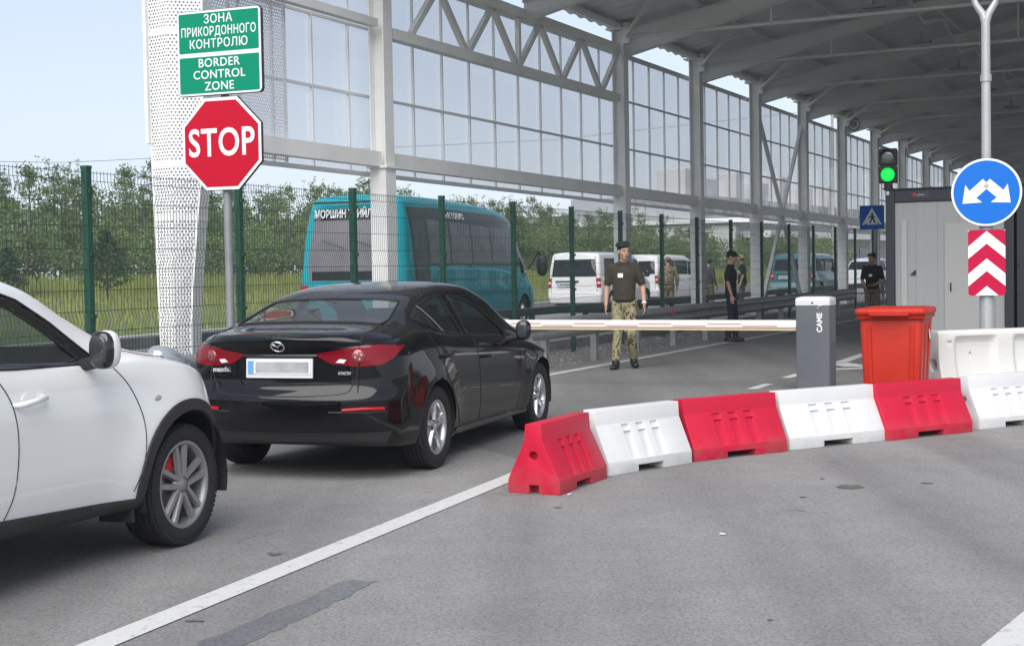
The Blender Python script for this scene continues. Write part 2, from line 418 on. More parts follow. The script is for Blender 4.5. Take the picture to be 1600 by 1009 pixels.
def smooth_line(pts, n=6):
    P_ = [np.array(p, float) for p in pts]
    if len(P_) < 3: return pts
    out = []
    for i in range(len(P_) - 1):
        p0, p1, p2, p3 = P_[max(i - 1, 0)], P_[i], P_[i + 1], P_[min(i + 2, len(P_) - 1)]
        for k in range(n):
            t = k / n; out.append(tuple(.5 * (2 * p1 + (p2 - p0) * t + (2 * p0 - 5 * p1 + 4 * p2 - p3) * t * t + (3 * p1 - p0 - 3 * p2 + p3) * t ** 3)))
    return out + [tuple(P_[-1])]
def seam(m, bvh, pts, dr, r=.0028, back=2.):
    pts = smooth_line(pts)
    L = cast_line(bvh, pts, dr, back)
    if len(L) > 1: m.tube(L, r, n=5, caps=False)
def wheel(parent, x, y, Rt, rim, w, side, style, n=5, caliper=False, rimmat=None, rot=0.):
    """tyre with grooved tread, dished alloy rim, disc; axis along y, outer face towards side"""
    o = np.array([x, y, Rt]); s = side
    h = w / 2
    pr = [(rim, -h * .82), (rim + .02, -h * .97), (Rt - .05, -h), (Rt - .016, -h * .93), (Rt - .004, -h * .8)]
    for g in (-.5, -.17, .17, .5):
        pr += [(Rt, h * (g - .13)), (Rt - .008, h * (g - .06)), (Rt - .008, h * (g + .06)), (Rt, h * (g + .13))]
    pr += [(Rt - .004, h * .8), (Rt - .016, h * .93), (Rt - .05, h), (rim + .02, h * .97), (rim, h * .82)]
    t = M().lathe(pr, 56, o, 'y')
    for k in range(72):                                             # shoulder blocks of the tread
        a = 2 * math.pi * k / 72
        for q in (-1, 1):
            c = o + np.array([math.cos(a) * (Rt - .020), q * h * .90, math.sin(a) * (Rt - .020)])
            t.box(c, (.018, .016, .018), np.array([[math.cos(a), 0, -math.sin(a)], [0, 1, 0], [math.sin(a), 0, math.cos(a)]]) @ np.array([[0, 0, 1], [0, 1, 0], [1, 0, 0.]]))
    wo = t.build('wheel', TYRE, parent)
    r = M(); f0 = s * h * .86
    r.lathe([(rim + .006, f0 + s * .004), (rim - .004, f0 + s * .006), (rim - .014, f0), (rim - .022, f0 - s * .03), (rim - .03, -s * h * .8)], 48, o, 'y')
    def spoke(a0, a1, r0, r1, w0, w1, y0, y1, th=.022):
        V = []
        for (a, rr, ww, yy) in ((a0, r0, w0, y0), (a1, r1, w1, y1)):
            c = np.array([math.cos(a), 0, math.sin(a)]); tg = np.array([-math.sin(a), 0, math.cos(a)])
            for q, dy in ((-1, -th), (1, -th), (.62, 0), (-.62, 0)):
                V.append(o + c * rr + tg * ww * q / 2 + np.array([0, s * (yy + dy), 0]))
        r.add(V, [(0, 1, 5, 4), (1, 2, 6, 5), (2, 3, 7, 6), (3, 0, 4, 7), (4, 5, 6, 7), (3, 2, 1, 0)])
    yf = h * .86
    if style == 'twin':
        for k in range(n):
            a = rot + 2 * math.pi * k / n; d = .55 * math.pi / n
            for q in (-1, 1): spoke(a + q * .48, a + q * .20, rim * .19, rim * .985, .040, .044, yf - .005, yf - .004)
    else:
        for k in range(n):
            a = rot + 2 * math.pi * k / n
            spoke(a, a + .16, rim * .15, rim * .985, .046, .030, yf - .008, yf - .004)
            spoke(a + .07, a + .42, rim * .42, rim * .985, .030, .022, yf - .02, yf - .006)
    r.lathe([(0, f0), (.026, f0), (.034, f0 - s * .006), (rim * .26, f0 - s * .016), (rim * .28, f0 - s * .04)], 20, o, 'y')
    for k in range(5):
        a = rot + .6 + 2 * math.pi * k / 5; c = o + np.array([math.cos(a) * .052, f0 - s * .008, math.sin(a) * .052])
        r.cyl(c, c + np.array([0, -s * .02, 0]), .009, n=8, mi=1)
    r.build('rim', [rimmat or ALLOY, ALLOYD], wo)
    d = M().lathe([(0, f0 - s * .075), (rim * .78, f0 - s * .075), (rim * .78, f0 - s * .09), (0, f0 - s * .09)], 32, o, 'y')
    d.lathe([(rim * .98, f0 - s * .1), (0, f0 - s * .105)], 24, o, 'y', mi=1)
    if caliper:
        a = 2.0
        d.box(o + np.array([math.cos(a) * rim * .6, f0 - s * .06, math.sin(a) * rim * .6]), (.07, .045, .15), np.array([[math.cos(a), 0, -math.sin(a)], [0, 1, 0], [math.sin(a), 0, math.cos(a)]]), 2)
    d.build('brake_disc', [P('brake_disc_steel', (.3, .29, .28), .4, metal=.8), ALLOYD, REDCAL], wo)
    return wo
def arch(bm, parent, x, z, r, yw, n=56, depth=.34):
    """cut the wheel opening in both flanks and line it"""
    for s in (-1, 1):
        poly = [(x + r * math.cos(2 * math.pi * k / n), 0, z + r * math.sin(2 * math.pi * k / n)) for k in range(n)]
        fs = cut(bm, poly, (0, 1, 0), lambda q, nn: q.y * s > yw - .34)
        bmesh.ops.delete(bm, geom=fs, context='FACES')
        m = M(); y0 = s * (yw - .015); y1 = s * (yw - depth)
        th = np.linspace(-.25, math.pi + .25, 26)
        G = np.array([[(x + (r + .004) * math.cos(t), y, z + (r + .004) * math.sin(t)) for y in (y0, y1)] for t in th])
        m.grid(G); m.add([(x, y1, z)] + [tuple(g[1]) for g in G], [(0, i + 1, i + 2) for i in range(len(G) - 1)])
        m.build('arch_liner', BLACKP, parent)
def side_poly(pts, y=0): return [(a, y, b) for a, b in pts]
def seats(parent, x0, x1, hw, z0, rear=True, wheelside=1, dash=None, cloth=None):
    cloth = cloth or DARKIN
    m = M()
    def seat(x, y, w=.5, hr=True):
        Rm = np.array(Euler((0, R(-18), 0)).to_matrix())
        m.box((x, y, z0), (.5, w, .16)); m.box((x - .30, y, z0 + .32), (.12, w, .62), Rm)
        if hr: m.box((x - .42, y, z0 + .70), (.09, .26, .18), Rm)
    for s in (-1, 1): seat(x1, s * hw * .5)
    for s in (-1, 1): seat(x0, s * hw * .5, hw * .98)
    m.build('seats', cloth, parent, bevel=.03, seg=2)
    if dash:
        d = M().box((dash[0], 0, dash[1] - .12), (.45, hw * 1.9, .22)); d.build('dashboard', cloth, parent, bevel=.04)
        sw = M(); c = np.array([dash[0] - .36, wheelside * hw * .5, dash[1] + .0]); a, b, q = frame_from((-.85, 0, .5))
        T = [c + .18 * (math.cos(t) * a + math.sin(t) * b) for t in np.linspace(0, 2 * math.pi, 25)]
        sw.tube(T, .015, 6, caps=False); sw.beam(T[0], T[12], .04, .02); sw.cyl(c, c - q * .3, .03, n=8)
        sw.build('steering_wheel', BLACKP, parent)
def mirror(parent, x, y, z, side, bodymat, scale=1.0):
    s = side
    m = M().ell((x, y, z), (.050 * scale, .062 * scale, .086 * scale), nu=20, nv=12, p=.75)
    o = m.build('side_mirror', bodymat, parent)
    M().tube([(x + .02, y - s * .05 * scale, z - .06), (x + .04, y - s * .2 * scale, z - .09)], [.032, .03], 8).build('mirror_stalk', BLACKP, o)
    g = M().ell((x - .034 * scale, y, z), (.032 * scale, .060 * scale, .084 * scale), nu=20, nv=10, p=.75); g.build('mirror_rim', BLACKG, o)
    h = M().ell((x - .060 * scale, y, z), (.012 * scale, .047 * scale, .067 * scale), nu=20, nv=10, p=.75); h.build('mirror_glass', P('mirror_glass', (.035, .04, .045), .08, spec=.6), o)
def door_handle(parent, x, y, z, s, mat, L=.2, tilt=0.0):
    m = M().tube([(x - L / 2, y - s * .004, z - tilt), (x - L * .4, y + s * .028, z - tilt * .8), (x, y + s * .036, z), (x + L * .4, y + s * .028, z + tilt * .8), (x + L / 2, y - s * .004, z + tilt)], [.012, .015, .015, .015, .012], 10)
    m.build('handle', mat, parent)
def plate(parent, o, ex, ey, w=.52, h=.112, blur=True, txt=None):
    ex = np.array(ex, float); ey = np.array(ey, float); n = np.cross(ex, ey); o = np.array(o, float)
    Rm = np.stack([ex, ey, n], 1)
    m = M().box(o, (w + .02, h + .03, .012), Rm, 0)
    m.box(o + n * .008 + ey * .008, (w - .012, h - .012, .006), Rm, 1)
    m.box(o + n * .0125 - ex * (w / 2 - .03) + ey * .008, (.045, h - .02, .004), Rm, 2)
    po = m.build('number_plate', [P('plate_holder', (.6, .61, .62), .4), PLATEW, PLATEB], parent)
    if blur: M().box(o + n * .0135 + ex * .025 + ey * .008, (w - .09, h - .035, .003), Rm).build('blurred_digits', PLATEG, po)
    if txt: text_mesh('plate_digits', txt, h * .8, BLACKP, po, o + n * .015 + ex * .025 + ey * .006, ex, ey, .002, sx=.9)
    return po
def heading(s): return math.atan2(1, s)
def side_windows(bm, root, polys, mat, ymin, name='window', depth_name=True):
    for s in (-1, 1):
        for pl in polys:
            fs = cut(bm, side_poly(pl), (0, 1, 0), lambda q, n: q.y * s > ymin)
            o = split_off(bm, fs, name, mat, root, push=-.004)
            m = M(); 
def frame_tube(bvh, root, pl, s, r=.009, mat=RUBBER, name='window_trim'):
    pass

# ---------------------------------------------------------------- black sedan
def sedan():
    root = thing('black_sedan', 'glossy black saloon car stopped at the barrier, seen from behind', 'car', (-1.386, 11.07, 0), R(71.8))
    root.scale = (.97, .97, .97)
    BP = paint('black_paint', (.004, .004, .005), .25, dust=.02, coat=.8)
    S = dict(xr=-.945, xf=3.60, Rr=.46, nr=2.7, Rf=.8, nf=2.3,
        zb=[(-.945, .30), (-.6, .24), (0, .20), (2.7, .19), (3.2, .2), (3.6, .26)],
        W=[(-.945, .86), (-.4, .89), (0, .897), (1.2, .88), (2.7, .897), (3.2, .88), (3.6, .82)],
        zbelt=[(-.945, .985), (-.6, 1.03), (-.2, 1.085), (.1, 1.07), (.4, 1.035), (1.0, .99), (2.0, .93), (2.5, .89), (3.2, .77), (3.6, .62)],
        ztop=[(-.945, 1.065), (-.86, 1.10), (-.6, 1.125), (-.45, 1.15), (.0, 1.292), (.35, 1.392), (.7, 1.435), (1.05, 1.45), (1.4, 1.435), (1.75, 1.36), (2.35, 1.09), (2.55, 1.03), (3.1, .93), (3.45, .81), (3.6, .68)],
        wrail=[(-.945, .70), (-.6, .71), (-.45, .71), (0, .655), (.35, .61), (1, .585), (1.6, .61), (2.35, .70), (2.7, .72), (3.6, .6)],
        bi=[(-.945, .10), (0, .10), (1, .10), (2.4, .13), (3.6, .16)],
        rearprof=[(.2, .09), (.33, .05), (.42, .0), (.60, -.02), (.64, -.012), (.665, .035), (.75, .055), (.92, .045), (.99, .025), (1.05, -.012), (1.09, -.004), (1.13, 0)], rearfade=.34,
        flare=[(0, .31, .40, .022), (2.70, .31, .40, .02)], tuck=.03)
    bm = car_surface(S, 190)
    bvh = BVHTree.FromBMesh(bm)
    side = lambda s, ym=.4: (lambda q, n: q.y * s > ym)
    for wx in (0, 2.70): arch(bm, root, wx, .325, .37, .90)
    # glass
    rearg = [(-.10, 1.165), (.38, 1.047), (.85, 1.0), (.73, 1.325), (.46, 1.312), (.15, 1.255)]
    frontg = [(.985, .987), (2.02, .925), (1.98, .985), (1.52, 1.20), (1.25, 1.285), (.90, 1.325)]
    trims = M()
    for s in (-1, 1):
        for pl in (rearg, frontg):
            fs = cut(bm, side_poly(pl), (0, 1, 0), side(s)); split_off(bm, fs, 'side_window', GLASSM, root, push=-.006)
            L = cast_line(bvh, [(a, s * 2, b) for a, b in pl + pl[:1]], (0, -s, 0), back=0, step=.04)
            trims.tube(L, .008, 6, caps=False)
        L = cast_line(bvh, [(.15, s * 2, 1.255), (.40, s * 2, 1.045)], (0, -s, 0), back=0); trims.tube(L, .011, 6, mi=1)
        L = cast_line(bvh, [(-.12, s * 2, 1.158), (.38, s * 2, 1.035), (.98, s * 2, .977), (2.04, s * 2, .913)], (0, -s, 0), back=0); trims.tube(L, .007, 6, mi=0)
    fs = cut(bm, [(-.41, -.60, 1), (-.41, .60, 1), (-.3, .615, 1), (.10, .54, 1), (.10, -.54, 1), (-.3, -.615, 1)], (0, 0, 1), lambda q, n: q.z > 1.08)
    split_off(bm, fs, 'rear_window', GLASSC, root, push=-.004)
    L = cast_line(bvh, [(-.41, -.60, 2), (-.41, .60, 2), (-.3, .615, 2), (.10, .54, 2), (.10, -.54, 2), (-.3, -.615, 2), (-.41, -.60, 2)], (0, 0, -1), back=0, step=.05); trims.tube(L, .009, 6, caps=False)
    fs = cut(bm, [(1.72, -.56, 1), (1.72, .56, 1), (2.32, .66, 1), (2.32, -.66, 1)], (0, 0, 1), lambda q, n: q.z > 1.0)
    split_off(bm, fs, 'windscreen', GLASSC, root, push=-.004)
    trims.build('window_trim', [RUBBER, P('dim_chrome', (.5, .5, .5), .15, metal=1)], root)
    # lamps: swept in from the rear quarter
    for s in (-1, 1):
        dr = Vector((1, -s * .42, 0))
        outer = [(-.62, s * .875, .985), (-.66, s * .80, .90), (-.74, s * .74, .858), (-.86, s * .62, .848), (-.90, s * .645, .995), (-.80, s * .76, 1.0)]
        fs = cut(bm, outer, dr, lambda q, n: q.x < -.3 and q.y * s > .2)
        lo = split_off(bm, fs, 'tail_lamp', REDLAMP, root, push=.006)
        inner = [(-.905, s * .635, .995), (-.865, s * .612, .848), (-.91, s * .42, .868), (-.905, s * .29, .935), (-.905, s * .30, .945)]
        fs = cut(bm, inner, dr, lambda q, n: q.x < -.3 and q.y * s > .1)
        split_off(bm, fs, 'tail_lamp', REDLAMP, root, push=.005)
        h = bvh.ray_cast(Vector((-2.0, s * 1.09, .925)) , dr)
        if h[0]:
            c = np.array(h[0]); nn = np.array(h[1]); a, b, q = frame_from(nn)
            m = M(); m.lathe([(0, 0.012), (.03, .011), (.045, .008), (.05, 0)], 20)
            for V in m.v: V[:] = c + V[:, :1] * a + V[:, 1:2] * b + V[:, 2:3] * nn
            m.build('lamp_lens', P('brake_lens', (.40, .10, .11), .1, metal=.6), lo)
            m2 = M()
            for k in range(4):
                t = k * math.pi / 2 + .4; m2.box(c + nn * .010 + (a * math.cos(t) + b * math.sin(t)) * .024, (.010, .013, .008), np.stack([a, b, nn], 1))
            m2.build('lamp_reflector', CHROME, lo)
        g = M()
        for (ys, zz) in (((.47, .52, .50, .44), (.905, .90, .873, .880)),):
            pts = [bvh.ray_cast(Vector((-2, s * y_, z_)), Vector((1, 0, 0)))[0] for y_, z_ in zip(ys, zz)]
            if all(p is not None for p in pts):
                V = [np.array(p) - np.array([.012, 0, 0]) for p in pts]; V2 = [p + np.array([.03, 0, 0]) for p in V]
                g.add(V + V2, [(0, 1, 2, 3), (4, 7, 6, 5), (0, 4, 5, 1), (1, 5, 6, 2), (2, 6, 7, 3), (3, 7, 4, 0)])
        g.build('reversing_lamp', WHLAMP, lo)
        m = M(); L = cast_line(bvh, [(-2, s * .50, .535), (-2, s * .64, .543), (-2, s * .77, .540)], (1, 0, 0), back=0)
        m.tube(L, .018, 8, flat=.8); ro = m.build('reflector', REDBRT, root)
        m = M(); L = cast_line(bvh, [(-2, s * .40, .522), (-2, s * .6, .518), (-2, s * .78, .518)], (1, 0, 0), back=0); m.tube(L, .004, 6); m.build('reflector_trim', ALLOYD, root)
        hl = cut(bm, [(3.0, s * .8, .80), (3.42, s * .7, .74), (3.40, s * .7, .66), (3.1, s * .8, .70)], (0, 1, 0), lambda q, n: q.y * s > .5)
        split_off(bm, hl, 'headlamp', WHLAMP, root, push=.004)
        # doors
        rd = [(.53, .29), (1.04, .28), (.98, 1.36), (.45, 1.345), (-.14, 1.172), (.27, .60)]
        fd = [(1.05, .28), (2.06, .27), (2.12, .55), (2.13, .94), (1.55, 1.23), (1.12, 1.36), (.99, 1.36)]
        for pl, hx, hz in ((rd, .20, .862), (fd, 1.21, .80)):
            fs = cut(bm, side_poly(pl), (0, 1, 0), side(s)); do = split_off(bm, fs, 'door', BP, root)
            h = bvh.ray_cast(Vector((hx, s * 2, hz)), Vector((0, -s, 0)))
            if h[0]: door_handle(do, h[0].x, h[0].y, h[0].z, s, BP, .2, -.004)
        fs = cut(bm, side_poly([(.42, .12), (2.30, .12), (2.30, .245), (.42, .27)]), (0, 1, 0), side(s, .7))
        split_off(bm, fs, 'sill_trim', BLACKG, root, push=.006)
        mirror(root, 1.90, s * .99, .985, s, BP, 1.05)
    fs = cut(bm, [(-1, -.72, .2), (-1, .72, .2), (-1, .80, .37), (-1, -.80, .37)], (1, 0, 0), lambda q, n: q.x < -.6)
    split_off(bm, fs, 'rear_valance', BLACKP, root, push=.002)
    # seams
    sm = M()
    for pts in ([(-2, -.61, 1.12), (-2, -.615, .99), (-2, -.60, .85), (-2, -.55, .70), (-2, -.46, .648), (-2, 0, .635), (-2, .46, .648), (-2, .55, .70), (-2, .60, .85), (-2, .615, .99), (-2, .61, 1.12)],): seam(sm, bvh, pts, (1, 0, 0), .004, 0)
    for s in (-1, 1):
        for pl in ([(.53, .29), (.27, .60), (-.14, 1.15)], [(1.045, .28), (1.0, .98)], [(2.06, .27), (2.12, .55), (2.13, .92)], [(.53, .285), (2.06, .265)], [(-.44, .62), (-.50, .86)]):
            seam(sm, bvh, [(a, s * 2, b) for a, b in pl], (0, -s, 0), .003, 0)
        seam(sm, bvh, [(-.42, s * .63, 2), (-.86, s * .60, 2)], (0, 0, -1), .003, 0)
    seam(sm, bvh, [(-.46, -.63, 2), (-.46, .63, 2)], (0, 0, -1), .003, 0)
    sm.build('panel_seam', BLACKP, root)
    h = bvh.ray_cast(Vector((-2, 0, .83)), Vector((1, 0, 0)))[0]
    plate(root, (h.x - .014, 0, .838), (0, -1, 0), (.06, 0, 1))
    r = M(); L = cast_line(bvh, [(-2, -.30, .928), (-2, .30, .928)], (1, 0, 0), back=0); r.tube(L, .014, 6); r.build('lamp_ledge', BLACKG, root)
    # round badge: ring with a winged bar across it
    h = bvh.ray_cast(Vector((-2, 0, 1.0)), Vector((1, 0, 0))); c = np.array(h[0]); nn = np.array(h[1]); nn = nn * (1 if nn[0] < 0 else -1); ex = np.array([0, -1., 0]); ey = np.cross(nn, ex)
    e = M(); T = np.linspace(0, 2 * math.pi, 33)
    e.tube([c + nn * .006 + ex * .052 * math.cos(t) + ey * .042 * math.sin(t) for t in T], .0075, 6, caps=False)
    for q in (-1, 1):
        wp = [(q * .046, .020), (q * .030, .021), (q * .012, .008), (0, -.006)]
        e.tube([c + nn * .008 + ex * a + ey * b for a, b in wp], [.004, .006, .006, .005], 6)
    e.build('emblem', CHROME, root)
    for yy, txt, sz in ((.49, 'mazda3', .05),):
        h = bvh.ray_cast(Vector((-2, yy, .825)), Vector((1, 0, 0)))
        text_mesh('model_lettering', txt, sz, CHROME, root, h[0] + Vector((-.012, 0, 0)), (.10, -1, 0), (0.05, 0, 1), .01, bold=.0015)
    h = bvh.ray_cast(Vector((-2, -.50, .80)), Vector((1, 0, 0)))[0]
    text_mesh('trim_lettering', 'SKYACTIV', .03, CHROME, root, h + Vector((-.012, 0, 0)), (-.15, -1, 0), (0.05, 0, 1), .008, bold=.001, sx=.9)
    bm_obj(bm, 'body', BP, root)
    m = M().box((1.35, 0, .28), (3.9, 1.5, .06)).box((.0, 0, .34), (.5, 1.3, .18))
    m.build('underbody', BLACKP, root)
    m = M().box((-.1, 0, .98), (.75, 1.2, .03)); m.build('parcel_shelf', DARKIN, root)
    seats(root, .65, 1.55, .68, .45, dash=(2.05, .95))
    M().ell((.05, .25, 1.01), (.10, .20, .03)).build('red_cloth', P('red_cloth', (.16, .03, .035), .8), root)
    for x, st in ((0, .1), (2.70, .5)):
        for s in (-1, 1): wheel(root, x, s * .785, .322, .205, .205, s, 'y', 5, rot=st)
    return root
sedan()

# ---------------------------------------------------------------- white crossover
def suv():
    root = thing('white_crossover', 'white compact crossover with black sills and silver wheels, cut off by the left edge', 'car', (-2.63, 8.2, 0), R(70))
    WP = paint('white_paint', (.80, .80, .775), .3, inner=(.11, .11, .105), dust=.10)
    S = dict(xr=-3.30, xf=.80, Rr=.6, nr=2.6, Rf=.78, nf=2.15,
        zb=[(-3.3, .42), (-2.5, .31), (-1, .28), (0, .27), (.5, .26), (.8, .34)],
        W=[(-3.3, .82), (-2.5, .88), (-1.2, .862), (0, .878), (.45, .865), (.8, .80)],
        zbelt=[(-3.3, 1.22), (-2.5, 1.17), (-1.35, 1.09), (-.75, 1.06), (-.4, 1.06), (-.1, 1.03), (.2, .975), (.5, .90), (.8, .74)],
        ztop=[(-3.3, 1.30), (-3.05, 1.42), (-2.4, 1.54), (-1.6, 1.565), (-1.25, 1.545), (-1.0, 1.485), (-.7, 1.335), (-.40, 1.19), (-.15, 1.105), (.0, 1.08), (.2, 1.06), (.5, 1.0), (.7, .90), (.8, .80)],
        wrail=[(-3.3, .6), (-2.4, .58), (-1.3, .60), (-.7, .64), (-.4, .68), (0, .70), (.5, .64), (.8, .5)],
        bi=[(-3.3, .1), (-.8, .085), (-.4, .08), (0, .07), (.5, .07), (.8, .1)],
        flare=[(0, .334, .46, .035), (-2.53, .334, .46, .035)], tuck=.03,
        frontprof=[(.2, -.1), (.35, -.02), (.55, .0), (.8, -.01), (1.0, -.03), (1.1, -.05)])
    bm = car_surface(S, 190); bvh = BVHTree.FromBMesh(bm)
    side = lambda s, ym=.4: (lambda q, n: q.y * s > ym)
    for wx in (0, -2.53): arch(bm, root, wx, .345, .405, .90, depth=.36)
    fg = [(-.86, 1.075), (-.80, 1.09), (-.98, 1.225), (-1.16, 1.335), (-1.30, 1.395), (-1.72, 1.43), (-1.74, 1.115), (-1.3, 1.09)]
    ff = [(-.70, 1.05), (-.66, 1.075), (-.90, 1.265), (-1.10, 1.385), (-1.26, 1.435), (-1.77, 1.47), (-1.80, 1.09), (-1.3, 1.065)]
    rg = [(-1.86, 1.12), (-1.84, 1.43), (-2.3, 1.42), (-2.62, 1.32), (-2.5, 1.17)]
    for s in (-1, 1):
        trims = M()
        for pl in (fg, rg):
            fs = cut(bm, side_poly(pl), (0, 1, 0), side(s)); split_off(bm, fs, 'side_window', GLASSC, root, push=-.012)
        fs = cut(bm, side_poly(ff), (0, 1, 0), side(s)); split_off(bm, fs, 'window_frame', BLACKG, root, push=.001, thick=.01)
        L = cast_line(bvh, [(a, s * 2, b) for a, b in ff + ff[:1]], (0, -s, 0), back=0, step=.04); trims.tube(L, .006, 6, caps=False); trims.build('window_trim', RUBBER, root)
    fs = cut(bm, [(-1.22, -.54, 1), (-1.22, .54, 1), (-.42, .645, 1), (-.20, .5, 1), (-.14, 0, 1), (-.20, -.5, 1), (-.42, -.645, 1)], (0, 0, 1), lambda q, n: q.z > 1.07 and -1.4 < q.x < -.05)
    split_off(bm, fs, 'windscreen', GLASSC, root, push=-.004)
    fs = cut(bm, [(-3.24, -.5, 1), (-3.24, .5, 1), (-2.95, .54, 1), (-2.95, -.54, 1)], (0, 0, 1), lambda q, n: q.z > 1.2)
    split_off(bm, fs, 'rear_window', GLASSD, root, push=-.004)
    n = 56
    for s in (-1, 1):
        for wx in (0, -2.53):
            a0 = side(s, .62)
            rr = .405 + .062
            pl = [(wx + rr * math.cos(2 * math.pi * k / n), .345 + rr * math.sin(2 * math.pi * k / n)) for k in range(n)]
            fs = cut(bm, side_poly(pl), (0, 1, 0), a0); split_off(bm, fs, 'arch_trim', BLACKP, root, push=.012, thick=.02)
        fs = cut(bm, side_poly([(-2.2, .2), (-.3, .2), (-.34, .36), (-.52, .375), (-1.5, .385), (-2.2, .42)]), (0, 1, 0), side(s, .6))
        split_off(bm, fs, 'sill_trim', BLACKP, root, push=.012, thick=.02)
        fs = cut(bm, side_poly([(.3, .1), (.9, .1), (.9, .40), (.3, .40)]), (0, 1, 0), side(s, .1)); split_off(bm, fs, 'bumper_trim', BLACKP, root, push=.006)
        fd = [(-.49, .38), (-.425, .53), (-.405, .72), (-.47, .90), (-.60, 1.04), (-.64, 1.09), (-.90, 1.28), (-1.30, 1.45), (-1.80, 1.48), (-1.82, 1.06), (-1.47, 1.02), (-1.385, .89), (-1.36, .70), (-1.40, .48), (-1.46, .38)]
        fd2 = [(-.49, .38), (-.425, .53), (-.405, .72), (-.47, .90), (-.60, 1.04), (-.66, 1.09), (-1.46, 1.09), (-1.44, 1.0), (-1.40, .89), (-1.38, .70), (-1.41, .48), (-1.46, .38)]
        fd2 = [(-.49, .38), (-.425, .53), (-.405, .72), (-.47, .90), (-.60, 1.04), (-.66, 1.085), (-1.45, 1.085), (-1.45, .38)]
        fs = cut(bm, side_poly(fd2), (0, 1, 0), side(s)); do = split_off(bm, fs, 'door', WP, root)
        h = bvh.ray_cast(Vector((-1.27, s * 2, .915)), Vector((0, -s, 0)))[0]
        cup = M().ell((h.x + .0, h.y - s * .001, h.z - .005), (.058, .004, .052), nu=20); cup.build('handle_cup', WP, do)
        door_handle(do, h.x, h.y, h.z, s, WP, .22, .012)
        fs = cut(bm, side_poly([(-1.46, .385), (-1.455, 1.085), (-1.80, 1.10), (-2.35, 1.05), (-2.22, .80), (-1.95, .385)]), (0, 1, 0), side(s)); split_off(bm, fs, 'rear_door', WP, root)
        mirror(root, -.82, s * .965, 1.13, s, WP, 1.12)
        h = bvh.ray_cast(Vector((-.27, s * 2, .84)), Vector((0, -s, 0)))[0]
        ind = M().ell((h.x, h.y, h.z), (.034, .006, .018)); io = ind.build('side_indicator', P('indicator_grey', (.45, .44, .42), .2, coat=1), root)
        tl = cut(bm, [(-3.1, s * .9, .86), (-3.1, s * .9, 1.14), (-3.1, s * .60, 1.20), (-3.1, s * .66, .90)], (1, -s * .5, 0), lambda q, n: q.x < -2.8 and q.y * s > .3)
        split_off(bm, tl, 'tail_lamp', REDLAMP, root, push=.006)
        # eye shaped lamp standing on top of the wing
        hm = M(); c = np.array([.27, s * .60, 1.0]); Rm = np.array(Euler((s * R(-18), R(14), s * R(-14))).to_matrix())
        hm.ell(c, (.21, .10, .072), Rm, nu=24, nv=14, p=.85); ho = hm.build('headlamp', glass('headlamp_lens', (.86, .88, .9), .25, body=(.42, .45, .48), bodyf=.6), root)
        M().ell(c + Rm @ np.array([-.03, 0, -.005]), (.10, .06, .035), Rm).build('lamp_reflector', CHROME, ho)
    for s in (-1, 1):
        sm = M()
        for pl in ([(-.49, .375), (-.425, .53), (-.405, .72), (-.47, .90), (-.60, 1.05), (-.63, 1.09)], [(-1.45, .385), (-1.395, .50), (-1.365, .70), (-1.385, .89), (-1.46, 1.03)]):
            seam(sm, bvh, [(a, s * 2, b) for a, b in pl], (0, -s, 0), .003, 0)
        seam(sm, bvh, [(-.42, s * .71, 2), (-.2, s * .73, 2), (.0, s * .70, 2), (.25, s * .66, 2)], (0, 0, -1), .0025, 0)
        sm.build('panel_seam', BLACKP, root)
    bm_obj(bm, 'body', WP, root)
    M().box((-1.25, 0, .36), (3.6, 1.45, .08)).box((-.46, -.74, .27), (.03, .20, .13)).box((-.46, .74, .27), (.03, .20, .13)).build('underbody', BLACKP, root)
    seats(root, -2.2, -1.25, .70, .62, dash=(-.40, .97), cloth=P('cabin_grey', (.10, .10, .098), .8))
    for x in (0, -2.53):
        for s in (-1, 1): wheel(root, x, s * .765, .338, .235, .215, s, 'twin', 5, caliper=True, rot=.35, rimmat=P('alloy_grey', (.30, .30, .295), .42, metal=.55))
    return root
suv()

